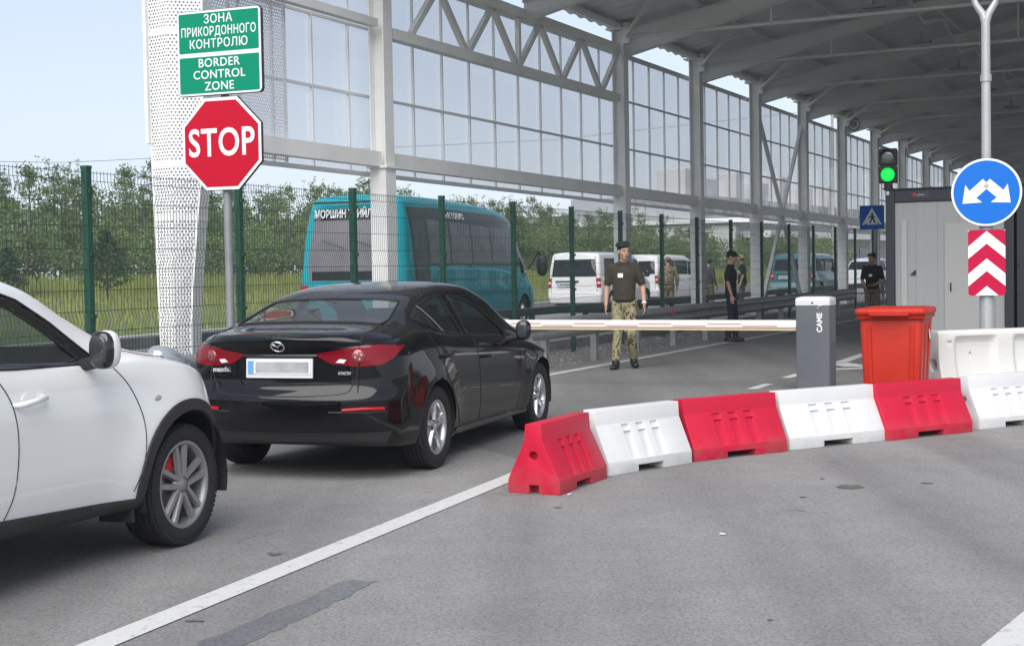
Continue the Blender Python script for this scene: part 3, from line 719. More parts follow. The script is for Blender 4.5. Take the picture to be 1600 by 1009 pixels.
# ---------------------------------------------------------------- vans, far car
def van(name, label, loc, rz, paintm, L=4.9, Wd=.95, H=1.97, lower=None, sunk=False, sticker=False, txt=None, glassm=None, group=None):
    root = thing(name, label, 'van', loc, rz, group)
    S = dict(xr=0, xf=L, Rr=.16, nr=3.2, Rf=.7, nf=2.4,
        zb=[(0, .34), (.5, .28), (L - .5, .26), (L, .32)], W=[(0, Wd - .01), (.5, Wd), (L - .6, Wd), (L, Wd - .08)],
        zbelt=[(0, 1.12), (L * .6, 1.10), (L * .82, 1.06), (L - .3, .92), (L, .74)],
        ztop=[(0, H - .06), (.18, H - .01), (.8, H), (L * .60, H - .02), (L * .70, H - .12), (L * .86, 1.28), (L * .9, 1.16), (L - .25, 1.0), (L, .8)],
        wrail=[(0, Wd - .15), (.4, Wd - .13), (L * .62, Wd - .14), (L * .85, Wd - .2), (L, .6)], crown=[(0, .10)], bi=[(0, .05), (L * .8, .06), (L, .12)], bulge=.02,
        rearprof=[(.2, .05), (.38, 0), (.55, -.03), (.7, .0), (1.15, .02), (H - .2, .12), (H, .16)], rearfade=.6, tuck=.03)
    bm = car_surface(S, 90); bvh = BVHTree.FromBMesh(bm)
    gm = glassm or GLASSD
    for wx in (.98, L - .92): arch(bm, root, wx, .34, .39, Wd)
    fs = cut(bm, [(0, -.76, 1.18), (0, .76, 1.18), (0, .70, H - .26), (0, -.70, H - .26)], (1, 0, 0), lambda q, n: q.x < .6)
    split_off(bm, fs, 'rear_window', gm, root, push=-.004)
    tr = M(); L_ = cast_line(bvh, [(-1, -.76, 1.18), (-1, .76, 1.18), (-1, .70, H - .26), (-1, -.70, H - .26), (-1, -.76, 1.18)], (1, 0, 0), back=0, step=.1); tr.tube(L_, .012, 6, caps=False)
    for s in (-1, 1):
        for pl in ([(.42, 1.17), (1.62, 1.16), (1.62, H - .24), (.50, H - .24)], [(1.72, 1.16), (2.86, 1.15), (2.86, H - .25), (1.72, H - .24)], [(2.98, 1.14), (3.95, 1.08), (3.80, 1.24), (3.36, H - .30), (2.98, H - .26)]):
            fs = cut(bm, side_poly(pl), (0, 1, 0), lambda q, n: q.y * s > .4); split_off(bm, fs, 'side_window', gm, root, push=-.004)
            L_ = cast_line(bvh, [(a, s * 2, b) for a, b in pl + pl[:1]], (0, -s, 0), back=0, step=.1); tr.tube(L_, .012, 6, caps=False)
        dr = Vector((1, -s * .6, 0))
        fs = cut(bm, [(0, s * (Wd + .03), .82), (0, s * (Wd + .03), 1.12), (0, s * (Wd - .15), 1.12), (0, s * (Wd - .13), .82)], dr, lambda q, n: q.x < .35 and q.y * s > .4)
        lo = split_off(bm, fs, 'tail_lamp', REDBRT, root, push=.008)
        h = bvh.ray_cast(Vector((-1, s * (Wd - .05 + .6), .97)), dr)[0]
        if h: M().box((h.x - .005, h.y, h.z), (.03, .10, .07), rotz(-s * .5)).build('reversing_lamp', WHLAMP, lo)
        fs = cut(bm, side_poly([(2.95, .36), (3.78, .36), (3.98, .85), (3.98, 1.07), (2.95, 1.13)]), (0, 1, 0), lambda q, n: q.y * s > .5); d = split_off(bm, fs, 'door', paintm, root)
        h = bvh.ray_cast(Vector((3.12, s * 2, .98)), Vector((0, -s, 0)))[0]; door_handle(d, h.x, h.y, h.z, s, BLACKP)
        mirror(root, 3.72, s * (Wd + .14), 1.22, s, BLACKP, 1.35)
        if lower is not None:
            fs = cut(bm, side_poly([(0, .3), (L, .3), (L, .62), (0, .66)]), (0, 1, 0), lambda q, n: q.y * s > .6); split_off(bm, fs, 'lower_stripe', lower, root, push=.002)
    if lower is not None:
        fs = cut(bm, [(0, -1, .5), (0, 1, .5), (0, 1, .70), (0, -1, .70)], (1, 0, 0), lambda q, n: q.x < .3); split_off(bm, fs, 'lower_stripe', lower, root, push=.002)
    fs = cut(bm, [(L * .72, -.7, 1), (L * .72, .7, 1), (L * .85, .78, 1), (L * .85, -.78, 1)], (0, 0, 1), lambda q, n: q.z > 1.15); split_off(bm, fs, 'windscreen', gm, root)
    tr.build('window_trim', RUBBER, root)
    sm = M()
    for s in (-1, 1):
        for pl in ([(1.68, .36), (1.68, H - .18)], [(2.92, .36), (2.92, H - .2)], [(.3, .95), (4.0, .93)], [(3.78, .36), (3.98, .85), (4.0, 1.1)]): seam(sm, bvh, [(a, s * 2, b) for a, b in pl], (0, -s, 0), .005, 0)
    for pl in ([(-1, 0, .5), (-1, 0, 1.18)], [(-1, -.80, .62), (-1, .80, .62)], [(-1, -.80, .62), (-1, -.78, 1.2), (-1, -.70, H - .1)], [(-1, .80, .62), (-1, .78, 1.2), (-1, .70, H - .1)]): seam(sm, bvh, pl, (1, 0, 0), .005, 0)
    sm.build('panel_seam', BLACKP, root)
    M().box((.0, .22, 1.02), (.05, .80, .05)).build('grab_bar', BLACKP, root, bevel=.01)
    plate(root, (-.03, .28, .92), (0, -1, 0), (0, 0, 1), txt=txt)
    if sticker:
        e = M().prism([(0, .06), (.06, 0), (0, -.06), (-.06, 0)], 0, .012, (-.022, -.05, 1.0), (0, -1, 0), (0, 0, 1)); e.build('tailgate_badge', P('badge_dark', (.03, .04, .03), .4), root)
    bm_obj(bm, 'body', paintm, root)
    M().box((L / 2, 0, .42), (L - .6, Wd * 1.6, .1)).build('underbody', BLACKP, root)
    seats(root, 1.6, 3.0, Wd - .2, .78)
    for x in (.98, L - .92):
        for s in (-1, 1): wheel(root, x, s * (Wd - .13), .335, .21, .2, s, 'twin', 5, rot=.3)
    return root
WVP = paint('van_white', (.74, .745, .74), .35, dust=.12)
van('white_van', 'white van with dark rear window parked behind the soldier in the green beret', (1.98 + .0, 46.0, 0), heading(.50), WVP, sticker=True, txt='BC 3009 KI', group='white vans in the far lane')
van('white_van', 'white van with dark side windows beyond the man in camouflage jacket', (4.55, 53.0, 0), heading(.56), WVP, L=4.7, H=1.9, group='white vans in the far lane')
TEALP = paint('van_teal', (.055, .16, .19), .35, dust=.12)
TEALL = paint('van_teal_light', (.20, .36, .38), .35, dust=.1)
van('teal_van', 'dark teal van with pale lower stripe behind the diagonal braces', (11.3, 58.0, 0), heading(.54), TEALP, L=4.6, Wd=.93, H=1.88, lower=TEALL)
def hatch():
    root = thing('white_hatchback', 'small white car with sloped tailgate beyond the teal van', 'car', (16.0, 66, 0), heading(.62))
    WP = paint('hatch_white', (.74, .74, .73), .35, dust=.1)
    S = dict(xr=0, xf=4.2, Rr=.4, nr=2.6, Rf=.7, nf=2.2, zb=[(0, .36), (.7, .25), (3.6, .24), (4.2, .3)], W=[(0, .82), (.6, .88), (3.6, .87), (4.2, .78)],
        zbelt=[(0, 1.05), (1, 1.03), (2.6, .97), (3.4, .88), (4.2, .68)], ztop=[(0, 1.2), (.15, 1.35), (.6, 1.6), (1.2, 1.66), (2.0, 1.62), (2.5, 1.45), (3.1, 1.1), (3.7, .98), (4.2, .75)],
        wrail=[(0, .68), (.6, .6), (2, .6), (3.1, .68), (4.2, .5)])
    bm = car_surface(S, 70); bvh = BVHTree.FromBMesh(bm)
    for wx in (.72, 3.35): arch(bm, root, wx, .32, .37, .9)
    for s in (-1, 1):
        for pl in ([(.35, 1.12), (1.45, 1.05), (1.45, 1.52), (.8, 1.52)], [(1.55, 1.05), (2.75, 1.0), (2.2, 1.46), (1.55, 1.52)]):
            fs = cut(bm, side_poly(pl), (0, 1, 0), lambda q, n: q.y * s > .4); split_off(bm, fs, 'side_window', GLASSD, root, push=-.004)
        fs = cut(bm, [(0, s * .9, .85), (0, s * .9, 1.15), (0, s * .66, 1.15), (0, s * .66, .85)], (1, -s * .5, 0), lambda q, n: q.x < .4 and q.y * s > .3); split_off(bm, fs, 'tail_lamp', REDBRT, root, push=.004)
        mirror(root, 2.65, s * 1.0, 1.06, s, WP)
    fs = cut(bm, [(0, -.62, 1.12), (0, .62, 1.12), (0, .55, 1.5), (0, -.55, 1.5)], (1, 0, 0), lambda q, n: q.x < .8); split_off(bm, fs, 'rear_window', GLASSD, root)
    fs = cut(bm, [(2.35, -.56, 1), (2.35, .56, 1), (3.05, .62, 1), (3.05, -.62, 1)], (0, 0, 1), lambda q, n: q.z > 1.0); split_off(bm, fs, 'windscreen', GLASSC, root)
    plate(root, (-.02, 0, .8), (0, -1, 0), (0, 0, 1), blur=False)
    bm_obj(bm, 'body', WP, root)
    seats(root, 1.0, 2.0, .68, .55)
    for x in (.72, 3.35):
        for s in (-1, 1): wheel(root, x, s * .77, .32, .2, .2, s, 'twin', 5)
hatch()

# ---------------------------------------------------------------- teal bus
def bus():
    root = thing('teal_bus', 'turquoise minibus with curtained dark windows parked beyond the mesh fence', 'bus', (-3.13, 27.96, 0), heading(.325)); root.scale = (1.07, 1.04, 1.015)
    BP_ = paint('bus_teal', (.010, .30, .36), .4, dust=.12, coat=.35)
    L, Wd = 8.5, 1.12
    S = dict(xr=0, xf=L, Rr=.34, nr=3.4, Rf=.8, nf=2.4, zb=[(0, .42), (L, .40)], W=[(0, Wd), (L - 1, Wd), (L, Wd - .1)],
        zbelt=[(0, 1.5), (5, 1.45), (7.0, 1.25), (8, 1.05), (L, .85)], ztop=[(0, 2.84), (.25, 2.94), (1.2, 2.97), (3.5, 2.95), (5.6, 2.87), (6.4, 2.79), (6.95, 2.62), (7.3, 2.30), (7.9, 1.62), (8.15, 1.35), (8.3, 1.2), (L, 1.0)],
        wrail=[(0, .90), (.5, .94), (5.6, .92), (7, .86), (7.8, .8), (L, .6)], crown=[(0, .16)], bi=[(0, .03), (7, .04), (8, .1)], bulge=.03,
        rearprof=[(.3, .03), (.6, -.02), (1.2, .0), (1.6, .03), (2.4, .13), (2.95, .26)], rearfade=1.2, tuck=.03)
    bm = car_surface(S, 110); bvh = BVHTree.FromBMesh(bm)
    for wx in (2.6, 7.1): arch(bm, root, wx, .40, .46, Wd)
    CURT = P('curtained_glass', (.19, .195, .21), .35, spec=.25, var=.45, vscale=2.2)
    BAND = P('black_band', (.012, .013, .015), .3, spec=.3)
    fs = cut(bm, [(0, -.86, 1.28), (0, .86, 1.28), (0, .90, 1.6), (0, .76, 2.66), (0, -.76, 2.66), (0, -.90, 1.6)], (1, 0, 0), lambda q, n: q.x < 1.0)
    split_off(bm, fs, 'rear_window', P('rear_window_grey', (.19, .18, .20), .35, spec=.3, var=.25, vscale=1.5), root, push=.004)
    for za, zb_ in ((2.44, 2.665), (1.29, 1.46)):
        pts = [bvh.ray_cast(Vector((-2, y, z)), Vector((1, 0, 0)))[0] for z in (za, zb_) for y in np.linspace(-.80, .80, 9)]
        V = [np.array(p) - np.array([.008, 0, 0]) for p in pts]; M().add(V, [(i + 1, i, i + 9, i + 10) for i in range(8)]).build('window_tint', BAND, root)
    h = bvh.ray_cast(Vector((-2, 0, 2.54)), Vector((1, 0, 0)))[0]
    text_mesh('rear_lettering', 'МОРШИН ТРИЙЛ', .21, PLATEW, root, (h.x - .03, .17, 2.555), (0, -1, 0), (.1, 0, 1), .01, bold=.006, sx=.66)
    wi = M()
    for y0, y1 in ((.55, .1), (-.1, -.55)): wi.beam((-.0, y0, 2.05), (-.02, y1, 1.9), .012, .012)
    for zz in (2.78,): wi.box((.10, 0, zz), (.05, 1.5, .04))
    wi.build('rear_trim', BLACKP, root)
    for s in (-1, 1):
        flt = lambda q, n: q.y * s > .6
        for k, (a, b) in enumerate(((1.34, 2.44), (2.54, 3.70), (3.80, 4.95), (5.05, 6.72))):
            fs = cut(bm, side_poly([(a, 1.60), (b, 1.58), (b - (.1 if k == 3 else 0), 2.44 - .03 * k), (a, 2.47 - .025 * k)]), (0, 1, 0), flt); split_off(bm, fs, 'side_window', CURT, root, push=.003)
        fs = cut(bm, side_poly([(.66, .60), (1.2, .60), (1.2, 2.45), (.58, 2.45)]), (0, 1, 0), flt); split_off(bm, fs, 'rear_door', P('door_glass', (.05, .06, .065), .3, spec=.3, var=.4, vscale=3), root, push=.004)
        
        for pl in ([(.44, 2.68), (.58, .55), (1.285, .55), (1.285, 2.69)], [(1.285, 1.56), (6.95, 1.50), (6.85, 2.40), (6.5, 2.60), (5.6, 2.67), (1.285, 2.70)]):
            fs = cut(bm, side_poly(pl), (0, 1, 0), flt); split_off(bm, fs, 'window_band', BAND, root, push=.002)
        fs = cut(bm, side_poly([(7.0, 1.35), (8.0, 1.28), (7.45, 1.98), (7.0, 2.30)]), (0, 1, 0), flt); split_off(bm, fs, 'cab_window', GLASSD, root, push=.002)
        m = M().tube([(7.75, s * 1.0, 1.45), (8.1, s * 1.15, 1.85), (8.15, s * 1.20, 1.75)], .025, 8); mo = m.build('mirror_arm', BLACKP, root)
        M().ell((8.15, s * 1.22, 1.52), (.09, .13, .26), p=.7).build('mirror_head', BLACKP, mo)
        fs = cut(bm, [(0, s * 1.2, .9), (0, s * 1.2, 1.2), (0, s * .92, 1.2), (0, s * .92, .9)], (1, -s * .5, 0), lambda q, n: q.x < .6 and q.y * s > .5); split_off(bm, fs, 'tail_lamp', REDBRT, root, push=.005)
    sm = M()
    for z_ in (.95, 1.25): seam(sm, bvh, [(1.4, -3, z_), (6.3, -3, z_ - .03)], (0, 1, 0), .006, 0)
    for x_ in (6.40, 7.5): seam(sm, bvh, [(x_, -3, .6), (x_, -3, 1.4)], (0, 1, 0), .006, 0)
    sm.build('panel_seam', BLACKP, root)
    h = bvh.ray_cast(Vector((2.9, -3, 2.56)), Vector((0, 1, 0)))[0]
    text_mesh('side_lettering', 'АВТОБУС', .17, PLATEW, root, (2.9, h.y - .015, 2.56), (1, 0, 0), (0, .2, 1), .01, bold=.004, sx=1.3)
    fs = cut(bm, [(7.05, -.85, 1), (7.05, .85, 1), (8.05, .92, 1), (8.05, -.92, 1)], (0, 0, 1), lambda q, n: q.z > 1.3); split_off(bm, fs, 'windscreen', GLASSD, root)
    bm_obj(bm, 'body', BP_, root)
    for x in (2.6, 7.1):
        for s in (-1, 1): wheel(root, x, s * .95, .40, .22, .24, s, 'twin', 5)
bus()
# ------------------------------------------------------------------ ground, markings
def road_material(name, col, cracks=True):
    m, t, b = _new(name); L = t.links.new; N = t.nodes.new
    tc = N('ShaderNodeTexCoord')
    def noise(sc, det=6, ro=.6, dist=0):
        n = N('ShaderNodeTexNoise'); n.inputs['Scale'].default_value = sc; n.inputs['Detail'].default_value = det; n.inputs['Roughness'].default_value = ro; n.inputs['Distortion'].default_value = dist
        L(tc.outputs['Object'], n.inputs['Vector']); return n.outputs['Fac']
    def ramp(f, p0, c0, p1, c1):
        r = N('ShaderNodeValToRGB'); e = r.color_ramp.elements; e[0].position = p0; e[1].position = p1
        e[0].color = (c0, c0, c0, 1) if np.isscalar(c0) else (*c0, 1); e[1].color = (c1, c1, c1, 1) if np.isscalar(c1) else (*c1, 1); L(f, r.inputs[0]); return r.outputs[0]
    def mul(a, b_):
        x = N('ShaderNodeMix'); x.data_type = 'RGBA'; x.blend_type = 'MULTIPLY'; x.inputs[0].default_value = 1; L(a, x.inputs[6]); L(b_, x.inputs[7]); return x.outputs[2]
    base = ramp(noise(.35, 5, .55), .3, tuple(c * .84 for c in col), .7, tuple(c * 1.06 for c in col))
    base = mul(base, ramp(noise(3.2, 8, .7), .25, .86, .75, 1.05))
    # tyre tracks and traffic film drawn out along the lane
    mp = N('ShaderNodeMapping'); mp.inputs['Rotation'].default_value = (0, 0, R(21)); mp.inputs['Scale'].default_value = (1.3, .07, 1); L(tc.outputs['Object'], mp.inputs[0])
    nl = N('ShaderNodeTexNoise'); nl.inputs['Scale'].default_value = 1.0; nl.inputs['Detail'].default_value = 4; L(mp.outputs[0], nl.inputs[0]); base = mul(base, ramp(nl.outputs['Fac'], .34, .80, .62, 1.06))
    # aggregate: stones and voids
    vo = N('ShaderNodeTexVoronoi'); vo.inputs['Scale'].default_value = 120; L(tc.outputs['Object'], vo.inputs['Vector'])
    base = mul(base, ramp(vo.outputs['Color'], .1, .80, .9, 1.18))
    base = mul(base, ramp(noise(46, 3, .5), .36, .76, .5, 1.0))
    # bits of dark wear
    st = ramp(noise(1.7, 9, .72, .6), .25, .75, .33, 1.0); base = mul(base, st)
    if cracks:
        vc = N('ShaderNodeTexVoronoi'); vc.feature = 'DISTANCE_TO_EDGE'; vc.inputs['Scale'].default_value = .42
        ad = N('ShaderNodeVectorMath'); ad.operation = 'ADD'; nz = N('ShaderNodeTexNoise'); nz.inputs['Scale'].default_value = 1.4; nz.inputs['Detail'].default_value = 6
        L(tc.outputs['Object'], nz.inputs['Vector']); L(tc.outputs['Object'], ad.inputs[0]); L(nz.outputs['Color'], ad.inputs[1]); L(ad.outputs[0], vc.inputs['Vector'])
        cr = ramp(vc.outputs['Distance'], .0, .45, .006, 1.0)
        mk = ramp(noise(.5, 3), .54, 0, .62, 1)
        x = N('ShaderNodeMix'); x.data_type = 'RGBA'; L(mk, x.inputs[0]); x.inputs[6].default_value = (1, 1, 1, 1); L(cr, x.inputs[7]); base = mul(base, x.outputs[2])
    L(base, b.inputs['Base Color'])
    b.inputs['Roughness'].default_value = .88; b.inputs['Specular IOR Level'].default_value = .35
    bp = N('ShaderNodeBump'); bp.inputs['Strength'].default_value = .35; bp.inputs['Distance'].default_value = .006
    ad2 = N('ShaderNodeMath'); ad2.operation = 'ADD'; L(vo.outputs['Distance'], ad2.inputs[0]); L(noise(60, 4), ad2.inputs[1])
    L(ad2.outputs[0], bp.inputs['Height']); L(bp.outputs[0], b.inputs['Normal'])
    return m
ASPH = road_material('asphalt', (.275, .268, .26))
ASPH_SHADE = road_material("asphalt_roof_shade", (.215, .210, .203))  # same asphalt, colour darkened to carry the roof's shade
PATCH = road_material('asphalt_patch', (.185, .19, .20), False)
GRAVEL = P('gravel', (.26, .25, .235), .95, var=.45, vscale=14, bump=1.0, bscale=60)
CONC = P('concrete', (.40, .39, .37), .9, var=.2, vscale=3, bump=.3, bscale=40)
GRASSG = P('meadow', (.095, .14, .035), .95, var=.5, vscale=.9, bump=.8, bscale=12, alt=(.13, .12, .055))

def worn_white(name, c=(.56, .56, .545)):
    m, t, b = _new(name); tc = t.nodes.new('ShaderNodeTexCoord'); n = t.nodes.new('ShaderNodeTexNoise'); n.inputs['Scale'].default_value = 18; n.inputs['Detail'].default_value = 9; n.inputs['Roughness'].default_value = .75
    t.links.new(tc.outputs['Object'], n.inputs[0]); r = t.nodes.new('ShaderNodeValToRGB'); e = r.color_ramp.elements
    e[0].position = .30; e[0].color = (.27, .265, .26, 1); e[1].position = .46; e[1].color = (*c, 1)
    t.links.new(n.outputs['Fac'], r.inputs[0]); t.links.new(r.outputs[0], b.inputs['Base Color']); b.inputs['Roughness'].default_value = .8
    return m
LINEM = worn_white('road_paint')

LANE = .504                                       # slope X per metre of depth of the hall's axis
KX = lambda d: -7.8 + .40 * (d - 28)              # edge between far lane and meadow
struct(M().quad((-210, -80, -.012), (230, -80, -.012), (230, 360, -.012), (-210, 360, -.012)).build('ground', GRASSG))
ds = [-30, 0, 14, 28, 45, 70, 110, 170]
g = M()
for a, b in zip(ds[:-1], ds[1:]): g.quad((KX(a), a, 0), (90, a, 0), (90, b, 0), (KX(b), b, 0))
struct(g.build('road', ASPH, merge=1e-4))
def sheet(name, pts, z, mat): return struct(M().add([(a, b, z) for a, b in pts], [tuple(range(len(pts)))]).build(name, mat))
# the roof's shade on the road, painted as a sheet of darker asphalt
sheet("roof_shade_sheet", [(-1.6, 15.0), (1.02, 21.1), (12, 43.6), (40, 100), (75, 100), (20, 13.5), (5.4, 13.4), (3.2, 12.4), (1.4, 11.2), (0.2, 10.9)], .002, ASPH_SHADE)
def GL(d): return -2.94 + .46 * (d - 13.44)        # guardrail line
def FL(d): return -10.29 + .45 * d if d < 33 else 4.56 + .504 * (d - 33)   # mesh fence line
def CLX(d): return -12.72 + LANE * d               # column line
sheet('gravel_strip', [(GL(-5) - .1, -5), (GL(9), 9), (GL(20.2) + .12, 20.2), (GL(30) + .1, 30), (GL(42), 42), (CLX(42) - .3, 42), (CLX(21) - .35, 21), (CLX(14) - .6, 14), (CLX(-5) + .6, -5)], .004, GRAVEL)
def stripe(name, p, q, w0, z=.005, mat=None):
    p = np.array(p[:2], float); q = np.array(q[:2], float); d = (q - p) / np.linalg.norm(q - p); n = np.array([-d[1], d[0]]) * w0 / 2
    return sheet(name, [p - n, q - n, q + n, p + n], z, mat or LINEM)
A0, A1, A2 = gnd(150, 1009), gnd(820, 737), gnd(1200, 591)
e = A1 - A0; stripe('lane_line', A0 - e * .6, A0 + e * 1.15, .155)
B = [gnd(*p) for p in ((862, 585), (1125, 537), (1339, 499))]
stripe('edge_line', B[0] - (B[1] - B[0]) * 1.6, B[1] , .13); e2 = B[2] - B[1]; stripe('edge_line', B[1] + e2 * .004, B[2] + e2 * 2.2, .13)
for q in (((1166, 608), (1193, 600), (1209, 600), (1183, 608)), ((1220, 590.5), (1243, 584), (1262, 584), (1236, 590.5)),
          ((1298, 568), (1345, 552.5), (1352, 556), (1324, 566)), ((1298, 569), (1324, 566.6), (1352, 571), (1352, 573.5), (1318, 573)), ((1205, 619), (1215, 616), (1222, 617), (1210, 621)), ((1296, 576.5), (1352, 574.3), (1352, 576.5), (1296, 578.3))):
    sheet('lane_dash', [gnd(*p)[:2] for p in q][::-1], .005, LINEM)
c = gnd(1600, 985); d_ = gnd(1700, 900); e = d_ - c; stripe('lane_line', c - e * .9, c + e * 1.6, .16)
def jag(q):
    out = []; r_ = random.Random(2)
    for (a, b), n in zip(zip(q, q[1:] + q[:1]), (22, 6, 22, 3)):
        for k in range(n):
            t = k / n; j = r_.uniform(-1, 1) * (1.6 if n > 5 else 0); out.append(gnd(a[0] + (b[0] - a[0]) * t + j * 1.4, a[1] + (b[1] - a[1]) * t + j)[:2])
    return out
sheet('road_patch', jag([(292, 1012), (545, 906), (592, 908), (372, 1012)])[::-1], .002, PATCH)
# small stains and scraps on the asphalt
TAR = P('oil_stain', (.13, .125, .115), .8, var=.3, vscale=8)
CHIP = P('paint_chip', (.7, .7, .68), .7)
for i, (x, y, w, h) in enumerate(((1328, 761, 22, 3.4), (872, 793, 7, 1.0), (1448, 755, 10, 1.1), (1255, 777, 7, .8), (430, 866, 14, 2.2), (303, 970, 18, 1.6), (1203, 969, 5, 1.2), (1285, 748, 5, .7))):
    p0 = gnd(x, y); rr = random.Random(i); pts = []
    for k in range(26):
        t = 2 * math.pi * k / 26; f = rr.uniform(.6, 1.15); pts.append(gnd(x + w * f * math.cos(t), y + h * f * math.sin(t))[:2])
    sheet('oil_stain', pts[::-1], .0035 + .0001 * i, TAR)
for x, y in ((1129, 836), (890, 774)):
    p0 = gnd(x, y); s = .014; M().box((p0[0], p0[1], .010), (s * 2.4, s, .006), rotz(.4 * x)).build('scrap', CHIP)['label'] = ''
for o in [o for o in COL.objects if o.name.startswith('scrap')]:
    del o['label']; struct(o, 'stuff')
# far kerb of the bus lane and the bank behind it
k = M()
for a, b in zip(ds[1:-1], ds[2:]):
    k.beam((KX(a) - .12, a, .15), (KX(b) - .12, b, .15), .34, .24)
struct(k.build('kerb', CONC))
bank = []
for d in [-30, 0, 20, 35, 50, 65, 80, 100, 130, 180]:
    bank.append([(KX(d) - .3 - o, d + o * .1, .26 + h) for o, h in ((0, 0), (3, .05), (8, .15), (16, .3), (40, .6), (120, .6))])
struct(M().grid(np.array(bank), flip=True).build('meadow', GRASSG))
# ------------------------------------------------------------------ canopy hall
WHT = P('white_steel', (.84, .835, .81), .42, var=.10, vscale=1.2)
WHT2 = P('grey_white_steel', (.74, .74, .73), .45, var=.08, vscale=1.5)
ROOFM = P('roof_sheet', (.84, .85, .86), .55, var=.12, vscale=.4)
MULL = P('mullion_grey', (.72, .73, .74), .4)
PANE = glass('clear_sheet', (.90, .90, .905), .02, rough=.08, body=(.74, .755, .79), bodyf=.30)
HU = np.array([LANE, 1, 0]) / math.hypot(LANE, 1); HR = np.array([HU[1], -HU[0], 0]); ZU = np.array([0, 0, 1.])
C0 = np.array([-1.88, 21.5, 0]); BAY = 4.164 * math.hypot(LANE, 1); DROP = .05
def H(k, t, z): return C0 + HU * BAY * k + HR * t + ZU * (z - DROP * k * min(1, z / 2))
hall = thing('canopy_hall', 'long white steel canopy hall with glazed side wall over the lanes', 'canopy', C0)
NB = 15
UP = tuple(HR)
cols = [k for k in range(-1, NB) if k != 1]
for k in cols:
    m = M(); zt = 6.42
    m.ibeam(H(k, 0, 0.0), H(k, 0, zt), .25, .26, .02, .014, up=HR) if k > -1 else m.ibeam(H(k, 0, 0), H(k, 0, zt), .24, .24, .02, .014, up=HR)
    m.box(H(k, 0, .02), (.5, .5, .04), rotz(-math.atan(LANE)))
    # boxed-in lower length, a little wider than the shaft
    if k >= 0: m.box(H(k, 0, 1.5), (.275, .285, 3.0), rotz(-math.atan(LANE)), mi=0)
    # head: stiffened plates and a bolted knuckle
    m.box(H(k, .20, zt - .08), (.12, .34, .42), rotz(-math.atan(LANE))); m.box(H(k, .02, zt + .02), (.5, .42, .035), rotz(-math.atan(LANE)))
    for q in (-.1, .1): m.cyl(H(k, .265, zt - .1 + q), H(k, .29, zt - .1 + q), .03, n=8)
    if k == 0: m.box(H(k, .0, 3.02), (.36, .36, .04), rotz(-math.atan(LANE)))
    m.build('column', WHT, hall, world=True)
def span(name, k0, k1, t, z0, w, h, mat=WHT, bev=0): return M().beam(H(k0, t, z0), H(k1, t, z0), w, h, up=HR).build(name, mat, hall, world=True)
bays = [(-1, 0), (0, 2)] + [(k, k + 1) for k in range(2, NB - 1)]
GT = -.28                                             # glazing stands on the far side of the columns
for a, b in bays:
    span('wall_beam', a + .03, b - .03, -.02, 3.13, .22, .17)
    m = M()
    m.beam(H(a, GT, 2.93), H(b, GT, 2.93), .06, .07, up=HR)
    for z in (4.09, 5.10): m.beam(H(a, GT, z), H(b, GT, z), .04, .035, up=HR)
    m.beam(H(a, GT, 6.05), H(b, GT, 6.05), .08, .09, up=HR)
    m.build('transom', MULL, hall, world=True)
    m = M(); k = a + .1
    while k < b:
        m.beam(H(k, GT, 2.90), H(k, GT, 6.03), .028, .04, up=HR); k += .2
    m.build('mullion', MULL, hall, world=True)
    m = M(); n = np.cross(HU, ZU)
    m.beam(H(a, GT - .02, 4.49), H(b, GT - .02, 4.49), 3.1, .006, up=HR) if False else m.add([H(a, GT - .035, 2.93), H(b, GT - .035, 2.93), H(b, GT - .035, 6.05), H(a, GT - .035, 6.05)], [(0, 1, 2, 3)])
    m.build('glazing', PANE, hall, world=True)
    span('eaves_beam', a, b, 0, 6.50, .12, .10, WHT2)
# truss over the wide bay
for z, h in ((5.02, .17), (6.02, .20)): span('truss_chord', .05, 1.95, .02, z, .16, h)
for i in range(5):
    kb = .17 + .4 * i
    for q in (-.2, .2):
        if 0.05 < kb + q < 2.0: M().beam(H(kb + q * .08, .02, 5.12), H(kb + q * .94, .02, 5.92), .10, .085, up=HR).build('truss_web', WHT2, hall, world=True)
M().beam(H(.98, .02, 5.10), H(.98, .02, 5.93), .09, .08, up=HR).build('truss_web', WHT, hall, world=True)
span('truss_chord', -.97, -.04, .02, 5.12, .12, .13, WHT2)
# wind bracing in one bay
for p, q in (((4.04, .0, 5.7), (4.5, .0, 3.22)), ((4.96, 0, 5.7), (4.53, 0, 3.22)), ((4.5, 0, 3.0), (4.06, 0, .25)), ((4.53, 0, 3.0), (4.95, 0, .25))):
    M().beam(H(*p), H(*q), .09, .09, up=HR).build('wind_brace', WHT2, hall, world=True)
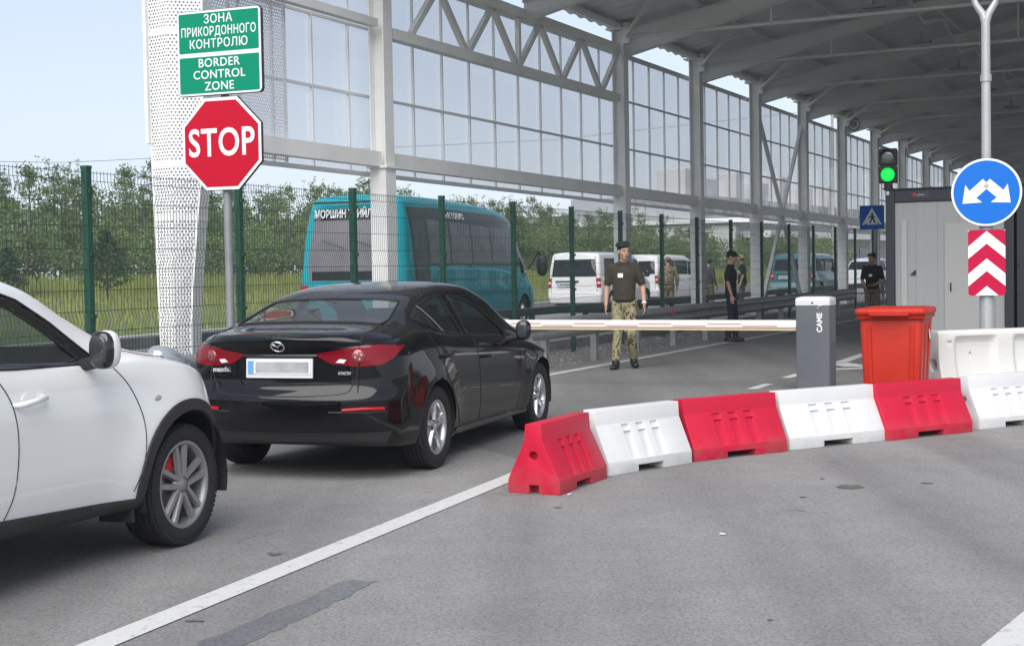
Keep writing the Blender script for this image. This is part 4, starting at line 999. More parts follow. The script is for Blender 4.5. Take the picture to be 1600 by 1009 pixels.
# roof: haunched rafters, tie rods, purlins, corrugated sheets
PITCHR, HALF = .165, 11.0
def roofz(t): return 6.56 + PITCHR * (t if t < HALF else 2 * HALF - t)
for k in range(0, NB):
    for side_ in (0, 1):
        t0, t1 = (.1, HALF) if side_ == 0 else (2 * HALF, HALF)
        m = M(); ts = np.linspace(t0, t1, 12); web = []; top = []
        for t in ts:
            u = abs(t - t0) / HALF; dpt = .24 + .30 * max(0, 1 - u / .42)
            web.append((t, roofz(t) - .16 - dpt, roofz(t) - .16))
        for i in range(len(web) - 1):
            (ta, la, ua), (tb, lb, ub) = web[i], web[i + 1]
            A = [H(k, ta, la), H(k, tb, lb), H(k, tb, ub), H(k, ta, ua)]
            o_ = HU * .006; m.add([p - o_ for p in A] + [p + o_ for p in A], [(0, 1, 2, 3), (7, 6, 5, 4)])
            for zz in ((la, lb), (ua, ub)): m.beam(H(k, ta, zz[0]), H(k, tb, zz[1]), .18, .016, up=ZU)
        m.build('rafter', WHT2, hall, world=True)
    M().cyl(H(k, .25, 6.28), H(k, 2 * HALF - .2, 6.28), .045, n=8).build('tie_rod', WHT2, hall, world=True)
    m = M(); m.beam(H(k, 3.2, 6.30), H(k, 3.2, roofz(3.2) - .4), .03, .03, up=HU); m.beam(H(k, 7.2, 6.30), H(k, 7.2, roofz(7.2) - .4), .03, .03, up=HU); m.build('hanger', WHT2, hall, world=True)
    if k < NB - 1:
        for t in (1.7, 5.2, 8.6):
            M().beam(H(k, t - 1.6 if t < 2 else t, roofz(t - 1.5) - .35), H(k + .5, t, roofz(t) - .16), .07, .07, up=ZU).build('knee_brace', WHT2, hall, world=True)
            M().beam(H(k + 1, t - 1.6 if t < 2 else t, roofz(t - 1.5) - .35), H(k + .5, t, roofz(t) - .16), .07, .07, up=ZU).build('knee_brace', WHT2, hall, world=True)
for t in (.05, 1.7, 3.4, 5.2, 6.9, 8.6, 10.2, 11.8, 13.4, 15.1, 16.8, 18.6, 20.3, 21.95):
    M().beam(H(-.4, t, roofz(t) - .08), H(NB - .6, t, roofz(t) - .08), .07, .13, up=HR).build('purlin', WHT2, hall, world=True)
m = M(); n = int((NB) * BAY / .25) * 2
for t0, t1 in ((-.35, HALF), (HALF, 2 * HALF + .35)):
    G = []
    for i in range(n):
        k = -.4 + NB * i / (n - 1) * .987; dz = .035 * (1 if (i // 2) % 2 else 0) + .02
        G.append([H(k, t0, roofz(t0) + dz), H(k, t1, roofz(t1) + dz)])
    m.grid(np.array(G), smooth=False)
m.build('roof_sheet', ROOFM, hall, world=True)
LAMPM = P('lamp_housing', (.30, .30, .31), .5)
for k in range(2, 10):
    for t in (5.2,):
        z = 6.42; m = M().box(H(k + .0, t, z - .0), (.42, .22, .06), rotz(-math.atan(LANE))); m.box(H(k, t, z + .12), (.06, .06, .2))
        m.build('floodlight', LAMPM, hall, world=True)
# ------------------------------------------------------------------ perforated cladding of the first column and half bay
PERF = perforated('perforated_steel', (.82, .82, .81), .046, .0120)
PERF2 = perforated('perforated_screen', (.70, .71, .73), .05, .017)
py = thing('perforated_cladding', 'white perforated metal cladding flaring upwards around the first column', 'cladding', H(-1, 0, 0))
px0 = H(-1, 0, 0); xr_ = np.array([.985, -.17, 0.]); yr_ = np.array([.17, .985, 0.])
def sect(z):
    # left edge, fold, right edge, back: outline at height z
    tt = pchip([(0, 0), (.6, 0), (2.2, .12), (2.9, .20), (4.8, .24), (7, .30)], np.array([z]))[0]
    l = -.20 - .07 * min(1, z / 3); return [(l, -.12), (.02, -.26), (.16 + tt, -.10), (.16 + tt, .22), (l, .22)]
zz = np.concatenate([np.linspace(0.05, 2.82, 8), np.linspace(2.82, 6.9, 8)[1:]])
faces_uv = []
m = M(); secs = [[px0 + xr_ * a + yr_ * b + ZU * z for a, b in sect(z)] for z in zz]
me_v, me_f, me_uv = [], [], []
for j in range(5):
    a0 = sum(np.linalg.norm(np.array(sect(1)[(q + 1) % 5]) - np.array(sect(1)[q])) for q in range(j))
    for i in range(len(zz) - 1):
        b = len(me_v); P4 = [secs[i][j], secs[i][(j + 1) % 5], secs[i + 1][(j + 1) % 5], secs[i + 1][j]]
        me_v += P4; me_f.append((b, b + 1, b + 2, b + 3))
        mid = lambda p, q: 0
        l0 = np.linalg.norm(P4[1] - P4[0]); l1 = np.linalg.norm(P4[2] - P4[3])
        me_uv += [(a0 - l0 / 2, zz[i]), (a0 + l0 / 2, zz[i]), (a0 + l1 / 2, zz[i + 1]), (a0 - l1 / 2, zz[i + 1])]
def uvmesh(name, V, F, UV, mat, parent):
    me = bpy.data.meshes.new(name); V = [np.array(v) - np.array(parent.location) for v in V]
    me.from_pydata([tuple(v) for v in V], [], F); ul = me.uv_layers.new(name='UVMap')
    for i, u in enumerate(UV): ul.data[i].uv = u
    me.materials.append(mat); o = bpy.data.objects.new(name, me); COL.objects.link(o); o.parent = parent; return o
uvmesh('perforated_sheet', me_v, me_f, me_uv, PERF, py)
m = M()
for z in (2.16, 2.80, 4.35): 
    s0, s1 = [[px0 + xr_ * a * 1.01 + yr_ * b * 1.01 + ZU * q for a, b in sect(z)] for q in (z - .035, z + .035)]
    for j in range(5): m.quad(s0[j], s0[(j + 1) % 5], s1[(j + 1) % 5], s1[j])
for j in (0, 2):
    for i in range(len(zz) - 1): m.beam(secs[i][j], secs[i + 1][j], .022, .022)
m.build('sheet_edge', WHT, py, world=True)
l_ = px0 + xr_ * -.29 + yr_ * -.05
M().box(l_ + ZU * 4.9, (.035, .30, 3.7), np.stack([xr_, yr_, ZU], 1)).build('edge_panel', WHT, py, world=True)
scr = thing('perforated_screen', 'perforated metal screen panel over the first glazed half bay beside the border sign', 'screen', H(-1, .1, 0))
V = [H(-.98, -.10, 2.96), H(-.49, -.10, 2.96), H(-.49, -.10, 6.3), H(-.98, -.10, 6.3)]
w = np.linalg.norm(V[1] - V[0]); uvmesh('screen_sheet', V, [(0, 1, 2, 3)], [(0, 0), (w, 0), (w, 3.3), (0, 3.3)], PERF2, scr)
m = M()
for k in (-.985, -.70, -.485): m.beam(H(k, -.12, 2.95), H(k, -.12, 6.3), .04, .03, up=HR)
m.build('screen_frame', MULL, scr, world=True)
# ------------------------------------------------------------------ guardrails
GALV = P('galvanised', (.30, .31, .315), .5, metal=.35, var=.22, vscale=4)
GALVD = P('galvanised_dark', (.10, .115, .115), .5, metal=.2, var=.2, vscale=4)
wprof = [(0, 0), (.02, .015), (.055, .04), (.08, .10), (.055, .125), (.0, .155), (.055, .185), (.08, .21), (.055, .27), (.02, .295), (0, .31)]
def wrail(name, label, pts, ztop, end=None, mat=GALV, step=2.0, hidden=False):
    pts = np.array(pts, float); root = thing(name, label, 'guardrail', (pts[0][0], pts[0][1], 0))
    G = []; 
    for i, p in enumerate(pts):
        d = pts[min(i + 1, len(pts) - 1)] - pts[max(i - 1, 0)]; d /= np.linalg.norm(d); n = np.array([d[1], -d[0]])
        G.append([(p[0] + n[0] * a, p[1] + n[1] * a, ztop - .31 + z) for a, z in wprof])
    G = np.array(G); m = M().grid(G, flip=True); G2 = G.copy(); 
    for i, p in enumerate(pts):
        d = pts[min(i + 1, len(pts) - 1)] - pts[max(i - 1, 0)]; d /= np.linalg.norm(d); n = np.array([d[1], -d[0], 0]); G2[i] -= n * .006
    m.grid(G2); m.build('rail', mat, root, world=True)
    L = np.concatenate([[0], np.cumsum(np.linalg.norm(np.diff(pts, axis=0), axis=1))]); q = .6
    while q < L[-1]:
        x = np.interp(q, L, pts[:, 0]); y = np.interp(q, L, pts[:, 1]); i = min(np.searchsorted(L, q), len(pts) - 1); d = pts[i] - pts[i - 1]; d /= np.linalg.norm(d); n = np.array([d[1], -d[0]])
        a = -math.atan2(d[0], d[1]); Rm = rotz(a)
        m = M().box((x - n[0] * .11, y - n[1] * .11, (ztop - .05) / 2), (.10, .12, ztop - .05), Rm); m.box((x - n[0] * .03, y - n[1] * .03, ztop - .155), (.08, .10, .2), Rm)
        m.cyl((x + n[0] * .012, y + n[1] * .012, ztop - .155), (x + n[0] * .03, y + n[1] * .03, ztop - .155), .018, n=8)
        m.build('post', mat, root, world=True); q += step
    return root
wrail('guardrail', 'grey corrugated guardrail on posts between the white edge line and the mesh fence', [(GL(d) + (.0 if d < 36 else .02 * (d - 36)), d) for d in np.linspace(6, 40.6, 30)], .75)
gr_ = [o for o in COL.objects if o.name == 'guardrail'][0]
M().box((GL(25.9) + .09, 25.9, .655), (.02, .07, .07), rotz(-.43)).build('reflector', P('reflector_red', (.6, .01, .05), .3), gr_, world=True)
# dark box rail along the column feet
pts = [(CLX(d) - .32 - BX, d) for d, BX in zip(np.linspace(8, 60, 14), [0] * 14)]
root = thing('box_rail', 'dark box section safety rail along the foot of the hall columns', 'guardrail', (*pts[0], 0))
m = M(); 
for a, b in zip(pts[:-1], pts[1:]): m.beam((*a, .68), (*b, .68), .13, .14)
m.build('rail', GALVD, root, world=True)
for d in np.arange(9, 58, 2.2): M().box((CLX(d) - .32, d, .305), (.09, .09, .61), rotz(-.46)).build('post', GALVD, root, world=True)
k_ = M()
for a, b in zip(pts[:-1], pts[1:]): k_.beam((a[0] + .35, a[1], .08), (b[0] + .35, b[1], .08), .5, .15)
struct(k_.build('plinth_kerb', CONC))
# ------------------------------------------------------------------ green mesh fence
FGRN = P('fence_green', (.012, .075, .045), .4, var=.15, vscale=3)
WIRE = P('fence_wire', (.018, .055, .042), .5)
fp = []
d = 8.9
st = 2.5
q = np.array([FL(6.5), 6.5]); fpts = [q]
dd = 6.5
while dd < 62:
    s_ = .45 if dd < 33 else .504; dd += st / math.hypot(1, s_); fpts.append(np.array([FL(dd), dd]))
off = 13.85 - fpts[np.argmin([abs(p[1] - 13.85) for p in fpts])][1]
fpts = [np.array([FL(p[1] + off), p[1] + off]) for p in fpts]
fence = thing('mesh_fence', 'green welded mesh fence with square posts running behind the guardrail', 'fence', (*fpts[0], 0))
for p in fpts:
    m = M().box((*p, 1.26), (.07, .07, 2.52), rotz(-math.atan(.46))); m.box((*p, 2.53), (.078, .078, .03), rotz(-math.atan(.46)))
    for z in (.5, 1.1, 1.7, 2.3): m.box((p[0] + .045, p[1] - .02, z), (.02, .06, .04), rotz(-math.atan(.46)))
    m.build('post', FGRN, fence, world=True)
def wire(m, a, b, r):
    a = np.array(a, float); b = np.array(b, float); e1, e2, dd_ = frame_from(b - a); V = []
    for p in (a, b):
        for t in (0, 2.094, 4.189): V.append(p + r * (math.cos(t) * e1 + math.sin(t) * e2))
    m.add(V, [(0, 1, 4, 3), (1, 2, 5, 4), (2, 0, 3, 5)])
for i in range(len(fpts) - 1):
    a, b = fpts[i], fpts[i + 1]; u = (b - a) / np.linalg.norm(b - a); Lp = np.linalg.norm(b - a); m = M(); nrm = np.array([u[1], -u[0]])
    if a[1] > 50: continue
    # panel with four pressed V beads
    zb_ = [.06, .30, .40, .50, .95, 1.05, 1.15, 1.55, 1.65, 1.75, 2.2, 2.3, 2.4, 2.48]
    bead = {.40: .03, 1.05: .03, 1.65: .03, 2.3: .03}
    nw = int(Lp / .05) if a[1] < 40 else int(Lp / .1)
    for j in range(1, nw):
        p = a + u * Lp * j / nw
        zl = [(.06, 0), (.30, 0), (.40, .03), (.50, 0), (.95, 0), (1.05, .03), (1.15, 0), (1.55, 0), (1.65, .03), (1.75, 0), (2.2, 0), (2.3, .03), (2.4, 0), (2.5, 0)]
        for (z0, o0), (z1, o1) in zip(zl[:-1], zl[1:]):
            wire(m, (p[0] + nrm[0] * o0, p[1] + nrm[1] * o0, z0), (p[0] + nrm[0] * o1, p[1] + nrm[1] * o1, z1), .003)
    for z in (.08, .30, .50, .72, .95, 1.15, 1.35, 1.55, 1.75, 1.97, 2.2, 2.4, 2.48): wire(m, (*(a + nrm * .006), z), (*(b + nrm * .006), z), .0033)
    m.build('mesh_panel', WIRE, fence, world=True)
# small round camera with its cable loop on a column head
q_ = H(6, .34, 6.18)
sc_ = thing('security_camera', 'small dark security camera with cable loop on a column head under the roof', 'camera', q_)
M().ell(q_ + HR * .05, (.09, .09, .09)).cyl(q_ + ZU * .05, q_ + ZU * .2, .02, n=8).build('camera_dome', LAMPM, sc_, world=True)
T = np.linspace(0, 2 * math.pi, 20); M().tube([q_ + HR * (.05 + .19 * math.cos(t)) + ZU * .19 * math.sin(t) - HU * .02 for t in T], .014, 6, caps=False).build('cable', BLACKP, sc_, world=True)
# ------------------------------------------------------------------ plastic barriers, bin, boom, booth, signs
PRED = P('barrier_red', (.55, .008, .04), .42, spec=.25, var=.12, vscale=2, bump=.08, bscale=30, rvar=.12)
PWHT = P('barrier_white', (.79, .795, .79), .42, var=.12, vscale=1.6, bump=.05, bscale=30, alt=(.73, .725, .70), rvar=.1)
def scuffed(name, col, dirt, rough=.42, spec=.3):
    """moulded plastic with tyre rubs, hairline scratches and road splash near the foot"""
    m, t, b = _new(name); L = t.links.new; N = t.nodes.new; tc = N('ShaderNodeTexCoord'); oi = N('ShaderNodeObjectInfo')
    of = N('ShaderNodeVectorMath'); of.operation = 'ADD'; mv = N('ShaderNodeVectorMath'); mv.operation = 'SCALE'; mv.inputs[3].default_value = 9.0
    cb = N('ShaderNodeCombineXYZ'); [L(oi.outputs['Random'], cb.inputs[i]) for i in (0, 1, 2)]; L(cb.outputs[0], mv.inputs[0]); L(tc.outputs['Object'], of.inputs[0]); L(mv.outputs[0], of.inputs[1])
    def nz(sc, det, st=None):
        n = N('ShaderNodeTexNoise'); n.inputs['Scale'].default_value = sc; n.inputs['Detail'].default_value = det; n.inputs['Roughness'].default_value = .7
        if st: mp = N('ShaderNodeMapping'); mp.inputs['Scale'].default_value = st; L(of.outputs[0], mp.inputs[0]); L(mp.outputs[0], n.inputs[0])
        else: L(of.outputs[0], n.inputs[0])
        return n.outputs['Fac']
    def rp(f, a, b_):
        r = N('ShaderNodeMapRange'); r.inputs[1].default_value = a; r.inputs[2].default_value = b_; L(f, r.inputs[0]); return r.outputs[0]
    def mul(a, b_):
        q = N('ShaderNodeMath'); q.operation = 'MULTIPLY'; L(a, q.inputs[0])
        if isinstance(b_, float): q.inputs[1].default_value = b_
        else: L(b_, q.inputs[1])
        return q.outputs[0]
    def mx(f, c0, c1):
        q = N('ShaderNodeMix'); q.data_type = 'RGBA'; L(f, q.inputs[0])
        (L(c0, q.inputs[6]) if not isinstance(c0, tuple) else setattr(q.inputs[6], 'default_value', (*c0, 1))); q.inputs[7].default_value = (*c1, 1); return q.outputs[2]
    sx = N('ShaderNodeSeparateXYZ'); L(tc.outputs['Object'], sx.inputs[0])
    c = mx(mul(rp(nz(2.2, 6), .45, .75), .35), col, tuple(q * .8 + .02 for q in col))
    c = mx(mul(mul(rp(sx.outputs['Z'], .22, .0), rp(nz(7, 7), .38, .68)), .55), c, dirt)
    c = mx(mul(rp(nz(3.5, 5, (1.2, 1.2, 9)), .66, .72), .5), c, tuple(q * .45 + .03 for q in col))
    L(c, b.inputs['Base Color']); b.inputs['Roughness'].default_value = rough; b.inputs['Specular IOR Level'].default_value = spec
    n2 = N('ShaderNodeTexNoise'); n2.inputs['Scale'].default_value = 14; L(tc.outputs['Object'], n2.inputs[0]); bp = N('ShaderNodeBump'); bp.inputs['Strength'].default_value = .08; bp.inputs['Distance'].default_value = .02; L(n2.outputs['Fac'], bp.inputs['Height']); L(bp.outputs[0], b.inputs['Normal'])
    return m
PRED = scuffed('barrier_red', (.55, .008, .04), (.24, .15, .13)); PWHT = scuffed('barrier_white', (.67, .672, .665), (.42, .40, .36))
def bool_mesh(name, base, cutters, bevel=.012, seg=3):
    """cut shapes out of a closed block, round the edges, return the mesh"""
    b = base.build(name, PWHT, merge=1e-5, fixn=True); tmp = []
    for i, c in enumerate(cutters):
        o = c.build('cutter', PWHT, merge=1e-5, fixn=True); tmp.append(o)
        md = b.modifiers.new('b%d' % i, 'BOOLEAN'); md.object = o; md.operation = 'DIFFERENCE'; md.solver = 'EXACT'
    bv = b.modifiers.new('bev', 'BEVEL'); bv.width = bevel; bv.segments = seg; bv.limit_method = 'ANGLE'; bv.angle_limit = R(16); bv.harden_normals = False
    dg = bpy.context.evaluated_depsgraph_get(); me = bpy.data.meshes.new_from_object(b.evaluated_get(dg)); me.name = name
    for o in tmp + [b]: bpy.data.objects.remove(o)
    me.polygons.foreach_set('use_smooth', [True] * len(me.polygons))
    try: me.set_sharp_from_angle(angle=R(24))
    except Exception: pass
    return me
def rbox_section(w, d, r, n=4):
    pts = []
    for cx, cy, a0 in ((w / 2 - r, d / 2 - r, 0), (-w / 2 + r, d / 2 - r, 90), (-w / 2 + r, -d / 2 + r, 180), (w / 2 - r, -d / 2 + r, 270)):
        for k in range(n + 1):
            t = R(a0 + 90 * k / n); pts.append((cx + r * math.cos(t), cy + r * math.sin(t)))
    return pts
def loft(m, secs, caps=True, mi=0):
    n = len(secs[0]); m.add(np.vstack(secs), [(i * n + j, i * n + (j + 1) % n, (i + 1) * n + (j + 1) % n, (i + 1) * n + j) for i in range(len(secs) - 1) for j in range(n)], mi, True)
    if caps: m.add(secs[0], [tuple(range(n))[::-1]], mi); m.add(secs[-1], [tuple(range(n))], mi)
    return m
def small_barrier():
    pr = [(-.19, 0), (.19, 0), (.188, .105), (.066, .395), (.058, .52), (-.058, .52), (-.066, .395), (-.188, .105)]
    b = M().prism(pr, -.5, .5, (0, 0, 0), (0, 1, 0), (0, 0, 1), (1, 0, 0))
    c = [M().box((0, 0, .0), (.30, .6, .11)), M().box((-.5, 0, 0), (.2, .07, .13)), M().box((.5, 0, 0), (.2, .07, .13))]
    for s in (-1, 1): c.append(M().cyl((s * .6, 0, .285), (s * .42, 0, .285), .032, n=18))
    sl = math.atan2(.122, .30)
    for s in (-1, 1):
        Rm = np.array(Euler((s * sl, 0, 0)).to_matrix())
        for x in (-.17, 0, .17):
            c.append(M().box((x, s * (.142), .222), (.085, .040, .23), Rm))
            c.append(M().box((x, s * (.086), .362), (.085, .04, .05), Rm))
    return bool_mesh('barrier', b, c, .007)
def tall_barrier():
    zs = np.array([0, .05, .12, .14, .20, .28, .36, .45, .54, .62, .68, .715, .75, .785, .80]); ys = np.array([.26, .26, .258, .25, .215, .172, .140, .116, .104, .10, .10, .10, .10, .094, .08])
    xs = np.linspace(-.75, .75, 76); G = []
    def rib(x):      # 1 on the pillars, 0 in the hollow panels
        d = min(abs(x + .75) - .20, abs(x - .02) - .12, abs(x - .75) - .20); return float(np.clip(.5 - d / .07, 0, 1)) ** 1.0
    for x in xs:
        q = rib(x); q = q * q * (3 - 2 * q); e = .03 * max(0, (abs(x) - .73) / .02); r = []
        g = np.clip((zs - .16) / .08, 0, 1) * np.clip((.735 - zs) / .03, 0, 1) * .048 * (1 - q)
        half = [(ys[k] - g[k] - e * .3, zs[k]) for k in range(len(zs))]
        r = [(x, y, z) for y, z in half] + [(x, -y, z) for y, z in half[::-1]]; G.append(r)
    m = M(); n = len(G[0]); V = [np.array(r) for r in G]; loft(m, V)
    c = []
    for s in (-1, 1):
        c.append(M().cyl((s * .9, 0, .46), (s * .64, 0, .46), .066, n=24)); c.append(M().box((-.63, s * .105, .69), (.05, .05, .028))); c.append(M().cyl((-.36, s * .2, .56), (-.36, s * .04, .56), .022, n=14))
    for x in (-.36, .36): c.append(M().box((x, 0, 0), (.26, .8, .11)))
    return bool_mesh('tall_barrier', m, c, .008, 2)
bm_w = small_barrier(); bm_r = bm_w.copy(); bm_w.materials.clear(); bm_w.materials.append(PWHT); bm_r.materials.clear(); bm_r.materials.append(PRED)
bars = [((875, 774), (949, 746.5), 'r', 'red plastic barrier nearest the camera at the left end of the row'), ((951, 744), (1082, 723), 'w', 'white plastic barrier between the nearest red barrier and the next red one'),
        ((1085, 721.5), (1231, 705), 'r', 'red plastic barrier in the middle of the row with three square slots'), ((1234, 703.5), (1385, 688), 'w', 'white plastic barrier standing in front of the grey boom post'),
        ((1388, 689), (1520.5, 674.5), 'r', 'red plastic barrier standing in front of the orange wheelie bin'), ((1531, 671), (1645, 660), 'w', 'low white plastic barrier at the right edge before the taller white barriers')]
for p, q, c, lab in bars:
    a = gnd(*p); b = gnd(*q); d = b - a; L = np.linalg.norm(d); u = d / L; n = np.array([-u[1], u[0], 0]); ctr = (a + b) / 2 + n * .19
    o = bpy.data.objects.new('red_barrier' if c == 'r' else 'white_barrier', bm_r if c == 'r' else bm_w); COL.objects.link(o)
    o.location = ctr; o.rotation_euler = (0, 0, math.atan2(u[1], u[0])); o.scale = (L * .995, 1, .89)
    tag(o, lab, 'barrier', 'water filled barriers across the road')
tb = tall_barrier(); tb.materials.clear(); tb.materials.append(scuffed('barrier_cream', (.68, .67, .635), (.45, .42, .37)))
u = np.array([.95, .31, 0]); u /= np.linalg.norm(u); p0 = np.array([4.17, 14.25, 0])
for i, lab in enumerate(('tall white barrier with round end hole beside the orange bin', 'tall white barrier running off the right edge of the picture')):
    o = bpy.data.objects.new('tall_barrier', tb); COL.objects.link(o); o.location = p0 + u * (.75 + 1.52 * i); o.rotation_euler = (0, 0, math.atan2(u[1], u[0])); tag(o, lab, 'barrier', 'tall white barriers')

def wheelie_bin():
    OR_ = P('bin_orange', (.50, .027, .012), .45, spec=.25, var=.12, vscale=3, bump=.06, bscale=40, rvar=.1)
    root = thing('wheelie_bin', 'orange red wheelie bin with closed lid behind the barriers', 'bin', (3.66, 13.72, 0), R(-24))
    S_ = lambda w, d, z, dy=0: [(x, y + dy, z) for x, y in rbox_section(w, d, .045)]
    m = loft(M(), [S_(.50, .55, .07), S_(.51, .56, .10), S_(.58, .67, .955, .03)])
    loft(m, [S_(.615, .72, .955, .03), S_(.625, .735, .965, .03), S_(.625, .735, .995, .03), S_(.60, .7, .997, .03)])
    for x in (-.2, .2): m.beam((x * .9, -.285, .14), (x, -.315, .90), .035, .02, up=(0, 1, 0))
    for s in (-1, 1):
        for y in (-.14, .12): m.beam((s * .254, y * .8, .14), (s * .292, y + .03, .90), .035, .02, up=(1, 0, 0))
    m.build('body', OR_, root, bevel=.004, seg=2)
    m = loft(M(), [S_(.64, .76, .998, .02), S_(.65, .775, 1.01, .02), S_(.65, .775, 1.045, .02), S_(.62, .745, 1.056, .02), S_(.50, .6, 1.062, .02)])
    m.box((0, -.385, 1.008), (.36, .06, .03)); m.build('lid', OR_, root)
    m = M().tube([(-.26, .43, .99), (-.26, .47, 1.0), (.26, .47, 1.0), (.26, .43, .99)], .016, 8); m.build('handle', OR_, root)
    for s in (-1, 1):
        w_ = M().lathe([(.03, -.025), (.09, -.025), (.1, -.015), (.1, .015), (.09, .025), (.03, .025)], 24, (s * .25, .26, .10), 'x'); w_.build('wheel', BLACKP, root)
    M().cyl((-.27, .26, .10), (.27, .26, .10), .014, n=8).build('axle', GALV, root)
    M().box((.297, .12, .80), (.006, .05, .09), np.array(Euler((0, R(-5), 0)).to_matrix())).build('sticker', PLATEW, root)
wheelie_bin()

def boom():
    o = np.array([3.56, 16.86, 0]); rz = math.atan2(HR[1], HR[0])
    root = thing('boom_barrier', 'grey boom barrier post with white cap and long white red dashed arm', 'barrier', o, rz)
    GR_ = P('boom_grey', (.115, .125, .14), .45, var=.1, vscale=2, coat=.2)
    S_ = lambda w, d, z: [(x, y, z) for x, y in rbox_section(w, d, .02)]
    loft(M(), [S_(.40, .30, 0), S_(.40, .30, 1.0)]).build('post', GR_, root)
    loft(M(), [S_(.41, .31, 1.0), S_(.41, .31, 1.06), S_(.40, .30, 1.085), S_(.30, .2, 1.10)]).build('cap', P('boom_cap', (.62, .62, .62), .4), root)
    M().box((0, -.153, .07), (.36, .01, .10)).build('base_plate', GR_, root)
    text_mesh('post_lettering', 'CAME', .085, PLATEW, root, (.085, -.153, .80), (0, 0, 1), (-1, 0, 0), .004, bold=.003)
    M().tube([(.06, -.154, .97), (.11, -.154, .985), (.065, -.154, .998), (.115, -.154, 1.0 - .0)], .008, 6).build('post_logo', PLATEW, root)
    M().cyl((.0, -.158, 1.03), (.0, -.150, 1.03), .012, n=10).build('lock', BLACKP, root)
    AW = P('arm_white', (.80, .775, .72), .35); AR = P('arm_pink', (.60, .38, .36), .4); AY = P('arm_rubber', (.70, .52, .30), .5)
    x0, x1, z = -.18, -4.75, .775
    arm = M()
    loft(arm, [[(x, -.10 + a, z + b) for a, b in rbox_section(.06, .104, .028)] for x in (x0, x1)]); ao = arm.build('arm', AW, root)
    M().box(((x0 + x1) / 2, -.10, z - .061), (x0 - x1 - .05, .035, .018)).build('rubber_edge', AY, ao)
    L = x0 - .25; i = 0
    while L - .42 > x1:
        for s in (-1, 1): M().box((L - .21, -.10 + s * .0305, z + (.008 if i % 2 else -.018)), (.42, .004, .018)).build('reflective_strip', AR, ao)
        L -= .44; i += 1
    M().box((.02, -.12, z), (.36, .05, .16)).build('arm_bracket', BLACKP, root, bevel=.01) if False else None
boom()

def booth(o, w, label, dpt=5.8, door=True, sign=False):
    rz = math.atan2(HR[1], HR[0]); root = thing('control_booth', label, 'booth', o, rz, 'container booths under the roof')
    FR = P('booth_frame', (.028, .032, .042), .45); PN = P('booth_panel', (.44, .44, .43), .5, var=.06, vscale=1.0); DR = P('booth_door', (.49, .485, .465), .5); DK = P('booth_strip', (.52, .52, .505), .5)
    Hh = 2.68
    m = M()
    for x in (.075, w - .075):
        for y in (.075, dpt - .075): m.box((x, y, Hh / 2), (.15, .15, Hh))
    for y in (.075, dpt - .075): m.box((w / 2, y, Hh - .10), (w - .302, .15, .20)); m.box((w / 2, y, .07), (w - .302, .15, .14))
    for x in (.075, w - .075): m.box((x, dpt / 2, Hh - .10), (.15, dpt - .302, .20)); m.box((x, dpt / 2, .07), (.15, dpt - .302, .14))
    m.box((w / 2, dpt / 2, Hh + .015), (w + .04, dpt + .04, .03)); m.build('frame', FR, root, bevel=.012)
    m = M(); n = 10; xs = np.linspace(.152, w - .152, n * 8 + 1)
    for y, s in ((.05, -1), (dpt - .05, 1)):
        G = [[(x, y + s * (.006 if (i // 4) % 4 == 0 else 0), z) for z in (.142, Hh - .202)] for i, x in enumerate(xs)]; m.grid(np.array(G), smooth=False)
    for x in (.05, w - .05): m.box((x, dpt / 2, Hh / 2 - .03), (.03, dpt - .31, Hh - .34))
    m.build('wall_panel', PN, root)
    if door:
        d = M().box((w * .47, .036, 1.17), (.02, .01, 2.06)); d.box((1.36, .034, 1.12), (.80, .03, 1.98)); do = d.build('door', DR, root, bevel=.004)
        M().box((1.06, .012, 1.05), (.02, .03, .14)).build('hinge', BLACKP, do); M().box((.20 + .1, .030, 1.25), (.10, .02, 1.85)).build('cover_strip', DK, root, bevel=.004)
        M().prism([(-.05, -.035), (.04, -.04), (.04, .045)], 0, .03, (.45, .036, 1.30), (1, 0, 0), (0, 0, 1), (0, -1, 0)).build('wall_hook', BLACKP, root)
    if sign:
        q = M().box((.57, -.006, Hh - .095), (.30, .012, .12)); qo = q.build('name_plate', BLACKG, root)
        M().ell((.48, -.013, Hh - .085), (.035, .004, .028)).build('plate_mark', P('mark_red', (.5, .02, .05), .5), qo)
        M().tube([(.52, -.014, Hh - .09), (.55, -.014, Hh - .105), (.57, -.014, Hh - .08), (.60, -.014, Hh - .095), (.65, -.014, Hh - .09)], .006, 6).build('plate_mark', PLATEW, qo)
        M().box((.045, -.012, Hh - .045), (.05, .03, .07)).build('corner_fitting', PLATEW, root, bevel=.01)
    else:
        M().box((.02, -.02, 1.42), (.03, .06, .02)).build('wall_hook', BLACKP, root); M().box((.0 + .08, .0, .35), (.1, .03, .03)).build('door_latch', GALV, root)
    return root
bo = np.array([6.32, 24.3, 0])
booth(bo, 2.06, 'grey container booth with dark frame and black name plate beside the traffic light', sign=True)
booth(bo + HR * 2.10, 2.4, 'grey container booth at the right edge behind the blue arrow sign', door=False)

